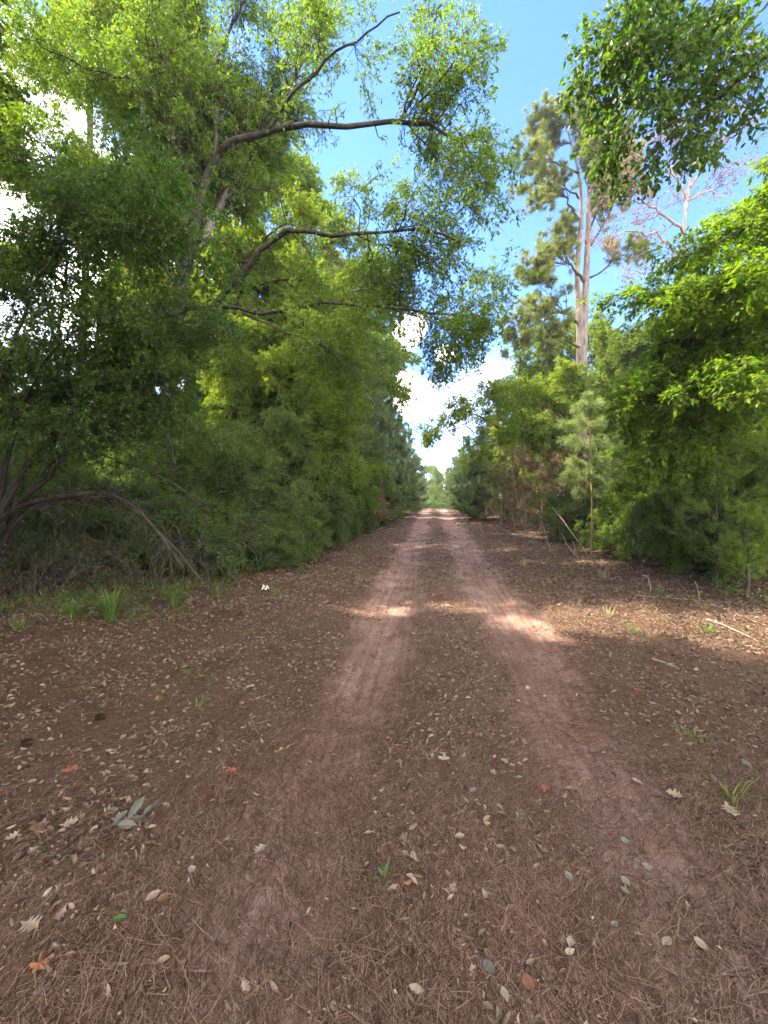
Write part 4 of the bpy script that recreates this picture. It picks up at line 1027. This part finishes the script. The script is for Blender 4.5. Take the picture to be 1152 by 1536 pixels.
# taller broad-leaved undergrowth where the verges meet the woods
wx = scatter_xy(900, -9, 7, 4.5, 24, lambda x, y: ((x < -2.9 - .045 * y) & (x > -5.2 - .06 * y)) * .9 + ((x > 4.3) & (x < 5.6)) * .5, 1.3)
mb = MB(); st_ = []
for x, y in wx:
    h = U(.08, .32); g0 = np.array([x, y, float(gz(x, y))])
    for _ in range(5):
        a = U(0, 6.28); st_.append(np.linspace(g0, g0 + np.array([math.cos(a) * h * .8, math.sin(a) * h * .8, h * U(.3, 1)]), 4))
leaves(mb, np.array(st_), 24000, (.02, .05), wr=.5, flat=.6, rnd=1.2)
wo2 = part('verge_undergrowth', mb, M['shrub_leaf'], None); tag(wo2, 'low leafy undergrowth where the leaf litter meets the shrubs', 'undergrowth', kind='stuff')

# individually visible fallen leaves
def leafmat1(name, c): return islandmat(name, [(0, tuple(v * .9 for v in c)), (1, c)], rough=.8, spec=.06, trans=.1)
LM = {'tan': leafmat1('tan_leaf', (.31, .225, .15)), 'cream': leafmat1('cream_leaf', (.33, .27, .19)), 'red': leafmat1('red_leaf', (.26, .085, .05)), 'orange': leafmat1('orange_leaf', (.23, .11, .055)),
      'sage': leafmat1('sage_leaf', (.20, .195, .13)), 'teal': leafmat1('teal_leaf', (.135, .135, .10)), 'grey': leafmat1('grey_leaf', (.22, .185, .15)), 'green': leafmat1('green_leaf', (.08, .15, .04)), 'brown': leafmat1('brown_leaf', (.2, .11, .06))}
def big_leaf(px, py, L, c, label, shape='oval', rz=None):
    L *= .86; g = ground(px, py); a = U(0, 6.28) if rz is None else rz
    if shape == 'star':
        k = 28; ang = np.arange(k) * 2 * np.pi / k; rad = (.70 + .3 * np.cos(5 * ang)) * (1 - .25 * np.cos(ang)) * U(.9, 1.08, k) * L * .5
    elif shape == 'lobed':
        s = [(0, .04), (.2, .10), (.3, .42), (.38, .14), (.52, .5), (.62, .16), (.78, .36), (.86, .14)]
    else:
        s = [(0, .03), (.18, .2), (.42, .3), (.7, .24), (.88, .1)]
    mb = MB()
    if shape == 'star':
        ring = np.stack([np.cos(ang) * rad, np.sin(ang) * rad, .02 * rad / L * U(-.2, 1.4, k)], 1)
        V = np.concatenate([[[0, 0, .012]], ring]); mb.add(V, np.array([[0, j + 1, (j + 1) % k + 1] for j in range(k)]))
    else:
        m = len(s); cu = U(.05, .3)
        f = lambda t, q: [(t - .5) * L, q * L, abs(q) * L * cu + (2 * t - 1) ** 2 * L * U(.02, .12) + .004]
        V = np.array([f(t, q) for t, q in s] + [f(t, 0) for t, q in s] + [f(t, -q) for t, q in s] + [[.5 * L, 0, .05 * L]])
        mb.add(V, np.array([[i, m + i, m + i + 1, i + 1] for i in range(m - 1)] + [[m + i, 2 * m + i, 2 * m + i + 1, m + i + 1] for i in range(m - 1)]), np.array([[m - 1, 2 * m - 1, 3 * m], [2 * m - 1, 3 * m - 1, 3 * m]]))
    o = single('fallen_leaf', mb, LM[c], (0, 0, 0), label, 'leaf', 'single leaves standing out on the road')
    o.location = g + np.array([0, 0, .014]); o.rotation_euler = (U(-.15, .15), U(-.15, .15), a)
for args in [(390, 1280, .075, 'cream', 'cream cross-shaped oak leaf on the left track in the foreground', 'lobed', 1.2), (288, 1310, .06, 'cream', 'pale curled round leaf left of the cream oak leaf'), (347, 1158, .07, 'red', 'bright orange-red leaf on the left side of the left track', 'star'),
             (667, 1142, .085, 'cream', 'pale star-shaped leaf in the middle of the road', 'star'), (817, 1187, .075, 'red', 'rust-red leaf at the left edge of the right track', 'lobed', .2), (853, 1186, .05, 'tan', 'small tan leaf right of the rust-red leaf'),
             (853, 1320, 0.058, 'sage', 'sage green pointed leaf leftmost on the bare right track', 'oval', 2.0), (937, 1266, 0.058, 'sage', 'sage green leaf highest up on the bare right track', 'oval', 2.1), (970, 1306, 0.055, 'sage', 'sage green leaf rightmost on the bare right track', 'oval', 1.9),
             (938, 1327, 0.058, 'sage', 'sage green leaf upper of an overlapping pair on the right track', 'oval', 1.8), (937, 1342, 0.051, 'sage', 'sage green leaf lower of an overlapping pair on the right track', 'oval', 2.3), (922, 1393, 0.043, 'sage', 'small sage green leaf lowest on the right track', 'oval', .6),
             (733, 1457, .065, 'teal', 'blue-green leaf near the bottom edge', 'oval', 2.2), (792, 1483, .075, 'orange', 'orange-brown leaf near the bottom edge', 'oval', 1.7), (757, 1500, .05, 'cream', 'pale leaf below the blue-green leaf'),
             (955, 1176, .075, 'cream', 'cream leaf at the upper end of the right bare patch', 'oval', 2.2), (1012, 1197, .10, 'tan', 'long tan leaf right of the bare patch', 'lobed', 2.6), (1000, 1420, .06, 'tan', 'tan leaf at the lower right of the bare track'), (1050, 1422, .06, 'tan', 'tan leaf rightmost in the lower right corner'),
             (242, 1052, .06, 'red', 'dull red leaf among litter on the far left verge', 'star'), (106, 1158, .09, 'red', 'rust-red leaf near the left frame edge', 'star'), (60, 1455, .08, 'orange', 'large rust-brown leaf in the lower left corner', 'star'), (958, 1038, .08, 'red', 'dark red leaf beside the long thin dark stick', 'star'),
             (600, 1122, .06, 'red', 'small red leaf left of the pale star-shaped leaf', 'star'), (195, 1235, .10, 'cream', 'cream leaf at the tip of the grey-green leaf spray', 'lobed', .8), (60, 1245, .10, 'brown', 'large brown leaf near the left frame edge', 'oval', .7), (105, 1240, .09, 'tan', 'tan lobed leaf left of the grey-green leaf spray', 'lobed', .5),
             (230, 1350, .07, 'tan', 'tan leaf beside a dark brown leaf in the lower left'), (245, 1352, .06, 'brown', 'dark brown leaf touching a tan leaf in the lower left'), (180, 1385, .06, 'green', 'fresh green leaf in the lower left litter', 'oval', .4), (45, 1395, .09, 'tan', 'broad tan leaf at the left edge near the bottom', 'lobed'),
             (740, 1163, .06, 'grey', 'curled grey leaf right of the pale star-shaped leaf', 'lobed'), (710, 1190, .06, 'grey', 'grey leaf in the leafy centre strip'), (728, 1105, .05, 'green', 'small bright green leaf in the leafy centre strip'), (1120, 1150, .08, 'teal', 'bluish leaf near the right frame edge'), (1095, 1220, .11, 'tan', 'large sunlit tan leaf by the grass sprig', 'lobed'),
             (690, 1260, .06, 'tan', 'tan leaf in the middle of the needle mat'), (620, 1290, .055, 'cream', 'cream leaf above the weed rosette'), (465, 1147, .035, 'cream', 'tiny pale leaf on the left track'), (485, 1100, .035, 'cream', 'tiny cream leaf above the tiny pale one on the left track'), (855, 1420, .05, 'tan', 'tan leaf beside the thin bluish twig')]:
    big_leaf(*args)
# spray of grey-green oak leaves lying on the left
g = ground(172, 1248); sprg = thing('leaf_spray', 'fallen spray of grey-green oak leaves on the left litter', 'leaf spray', g)
mb = MB(); tw = MB()
q = limb([g + [-.09, -.05, .02], g + [0, 0, .035], g + [.11, .09, .025]], .003, .0015, 10, .002); sweep(tw, q[0][None], q[1][None], 5); part('twig', tw, M['twig_bark'], sprg)
leaves(mb, q[0][None], 15, (.07, .11), wr=.38, six=True, droop=.15, flat=.7, t0=.1); part('foliage', mb, LM['teal'], sprg)

# pine cones
M['cone'] = barkmat('cone_scale', (.05, .03, .02), (.17, .11, .07), scale=80)
def cone(px, py, label):
    g = ground(px, py); mb = MB()
    n = 90; k = np.arange(n); th_ = k * 2.39996; t = k / n
    ax = np.array([1., .3, .15]); ax /= np.linalg.norm(ax); u = np.cross(ax, [0, 0, 1]); u /= np.linalg.norm(u); v = np.cross(ax, u)
    rad = .028 * np.sin(np.pi * (t * .85 + .12)); c = g + np.array([0, 0, .028]) + ax * ((t - .5) * .085)[:, None]
    o = np.cos(th_)[:, None] * u + np.sin(th_)[:, None] * v; s = np.cross(o, ax)
    a0 = c + o * (rad * .3)[:, None]; tip = c + o * rad[:, None] + ax * .008; w = (rad * .33)[:, None]
    mb.add(np.stack([a0 - s * w * .5, a0 + s * w * .5, tip + s * w, tip + o * .003, tip - s * w], 1), np.arange(5 * n).reshape(n, 5))
    q = limb([g + np.array([0, 0, .028]) - ax * .045, g + np.array([0, 0, .028]), g + np.array([0, 0, .028]) + ax * .042], .012, .004, 8); sweep(mb, q[0][None], q[1][None], 7)
    single('pine_cone', mb, M['cone'], g, label, 'pine cone', 'pine cones on the left litter')
cone(150, 1082, 'dark pine cone on the left litter, right of the other cone'); cone(40, 1121, 'dark pine cone close to the left frame edge'); cone(360, 925, 'dark pine cone by the sunlit patch on the left verge')

# =================================================================== air
hz = bpy.data.materials.new('haze'); t_, N_, L_ = nt(hz); N_.clear()
o_ = N_.new('ShaderNodeOutputMaterial'); v_ = N_.new('ShaderNodeVolumePrincipled'); v_.inputs['Density'].default_value = HAZE
v_.inputs['Color'].default_value = (.86, .93, 1, 1); L_.new(v_.outputs[0], o_.inputs['Volume'])
mb = MB(); X0, X1, Y0_, Y1_, Z0, Z1 = -440, 440, -80, 960, -8, 26
mb.add([(x, y, z) for z in (Z0, Z1) for y in (Y0_, Y1_) for x in (X0, X1)], np.array([[0, 2, 3, 1], [4, 5, 7, 6], [0, 1, 5, 4], [2, 6, 7, 3], [0, 4, 6, 2], [1, 3, 7, 5]]))
ho = part('haze', mb, hz, None); tag(ho, 'thin pale daylight haze filling the air over the road', 'haze', kind='stuff')

# =================================================================== light
SUN_AZ = -80.0   # degrees from +Y towards +X (negative: left)
SUN_EL = 50.0
sd = Vector((math.sin(R_(SUN_AZ)) * math.cos(R_(SUN_EL)), math.cos(R_(SUN_AZ)) * math.cos(R_(SUN_EL)), math.sin(R_(SUN_EL))))
sl = bpy.data.lights.new('sun', 'SUN'); sl.energy = 2.6; sl.angle = R_(.55); sl.color = (1, .90, .74)
so = bpy.data.objects.new('sun', sl); COL.objects.link(so); so.rotation_euler = sd.to_track_quat('Z', 'Y').to_euler()

w = bpy.data.worlds.new('World'); scene.world = w; w.use_nodes = True
N, L = w.node_tree.nodes, w.node_tree.links; N.clear()
wo = N.new('ShaderNodeOutputWorld'); bgn = N.new('ShaderNodeBackground'); L.new(bgn.outputs[0], wo.inputs[0])
sky = N.new('ShaderNodeTexSky'); sky.sky_type = 'NISHITA'; sky.sun_disc = False; sky.sun_elevation = R_(SUN_EL); sky.sun_rotation = R_(SUN_AZ)
sky.ozone_density = 2.0; sky.air_density = 1.0; sky.dust_density = .2
bgn.inputs['Strength'].default_value = .15
tc = N.new('ShaderNodeTexCoord')
nz = N.new('ShaderNodeTexNoise'); nz.inputs['Scale'].default_value = 7; nz.inputs['Detail'].default_value = 7; nz.inputs['Roughness'].default_value = .6
L.new(tc.outputs['Generated'], nz.inputs['Vector'])
def mathn(op, a, b=None, c=None):
    n = N.new('ShaderNodeMath'); n.operation = op
    for i, v in enumerate((a, b, c)):
        if v is None: continue
        if hasattr(v, 'links'): L.new(v, n.inputs[i])
        else: n.inputs[i].default_value = v
    return n.outputs[0]
total = None
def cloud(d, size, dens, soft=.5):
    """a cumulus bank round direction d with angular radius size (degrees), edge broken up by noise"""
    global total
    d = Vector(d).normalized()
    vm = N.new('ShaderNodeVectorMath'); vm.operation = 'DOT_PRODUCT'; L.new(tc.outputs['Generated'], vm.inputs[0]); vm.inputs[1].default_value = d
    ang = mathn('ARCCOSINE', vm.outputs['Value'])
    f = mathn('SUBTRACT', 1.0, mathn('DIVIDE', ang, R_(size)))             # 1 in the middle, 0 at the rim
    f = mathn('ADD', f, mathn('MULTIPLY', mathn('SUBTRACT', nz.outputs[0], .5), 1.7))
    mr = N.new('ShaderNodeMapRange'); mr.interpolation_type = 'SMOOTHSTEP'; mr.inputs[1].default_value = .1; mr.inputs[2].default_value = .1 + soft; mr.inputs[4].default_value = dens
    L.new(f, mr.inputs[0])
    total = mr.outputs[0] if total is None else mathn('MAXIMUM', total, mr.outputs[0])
cloud(ray(615, 595), 4.2, .95, .45); cloud(ray(608, 505), 3.2, .85, .6); cloud(ray(668, 532), 2.2, .8, .5); cloud(ray(735, 565), 2, .4, .7);  cloud(ray(700, 600), 8, .12, .8)
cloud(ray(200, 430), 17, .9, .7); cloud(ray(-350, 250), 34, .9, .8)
cloud((.3, -1, .5), 70, .9, .8); cloud((1.5, -.4, .5), 45, .85, .8); cloud((-.2, -.5, 1), 38, .85, .9)  # unseen clouds behind the camera, added to raise the ambient light
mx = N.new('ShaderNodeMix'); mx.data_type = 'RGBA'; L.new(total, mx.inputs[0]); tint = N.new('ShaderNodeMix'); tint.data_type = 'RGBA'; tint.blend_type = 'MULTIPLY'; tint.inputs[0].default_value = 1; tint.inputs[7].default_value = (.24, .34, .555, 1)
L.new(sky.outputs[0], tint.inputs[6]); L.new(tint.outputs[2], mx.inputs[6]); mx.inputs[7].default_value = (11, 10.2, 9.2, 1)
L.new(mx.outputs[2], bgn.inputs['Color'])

scene.view_settings.view_transform = 'Standard'; scene.view_settings.look = 'None'
scene.view_settings.exposure = 3.0; scene.view_settings.gamma = 1
c = scene.cycles
c.use_denoising = True
c.max_bounces = 8; c.diffuse_bounces = 5; c.transmission_bounces = 6; c.glossy_bounces = 2; c.transparent_max_bounces = 4
c.sample_clamp_indirect = 6
c.use_adaptive_sampling = True; c.adaptive_threshold = .02
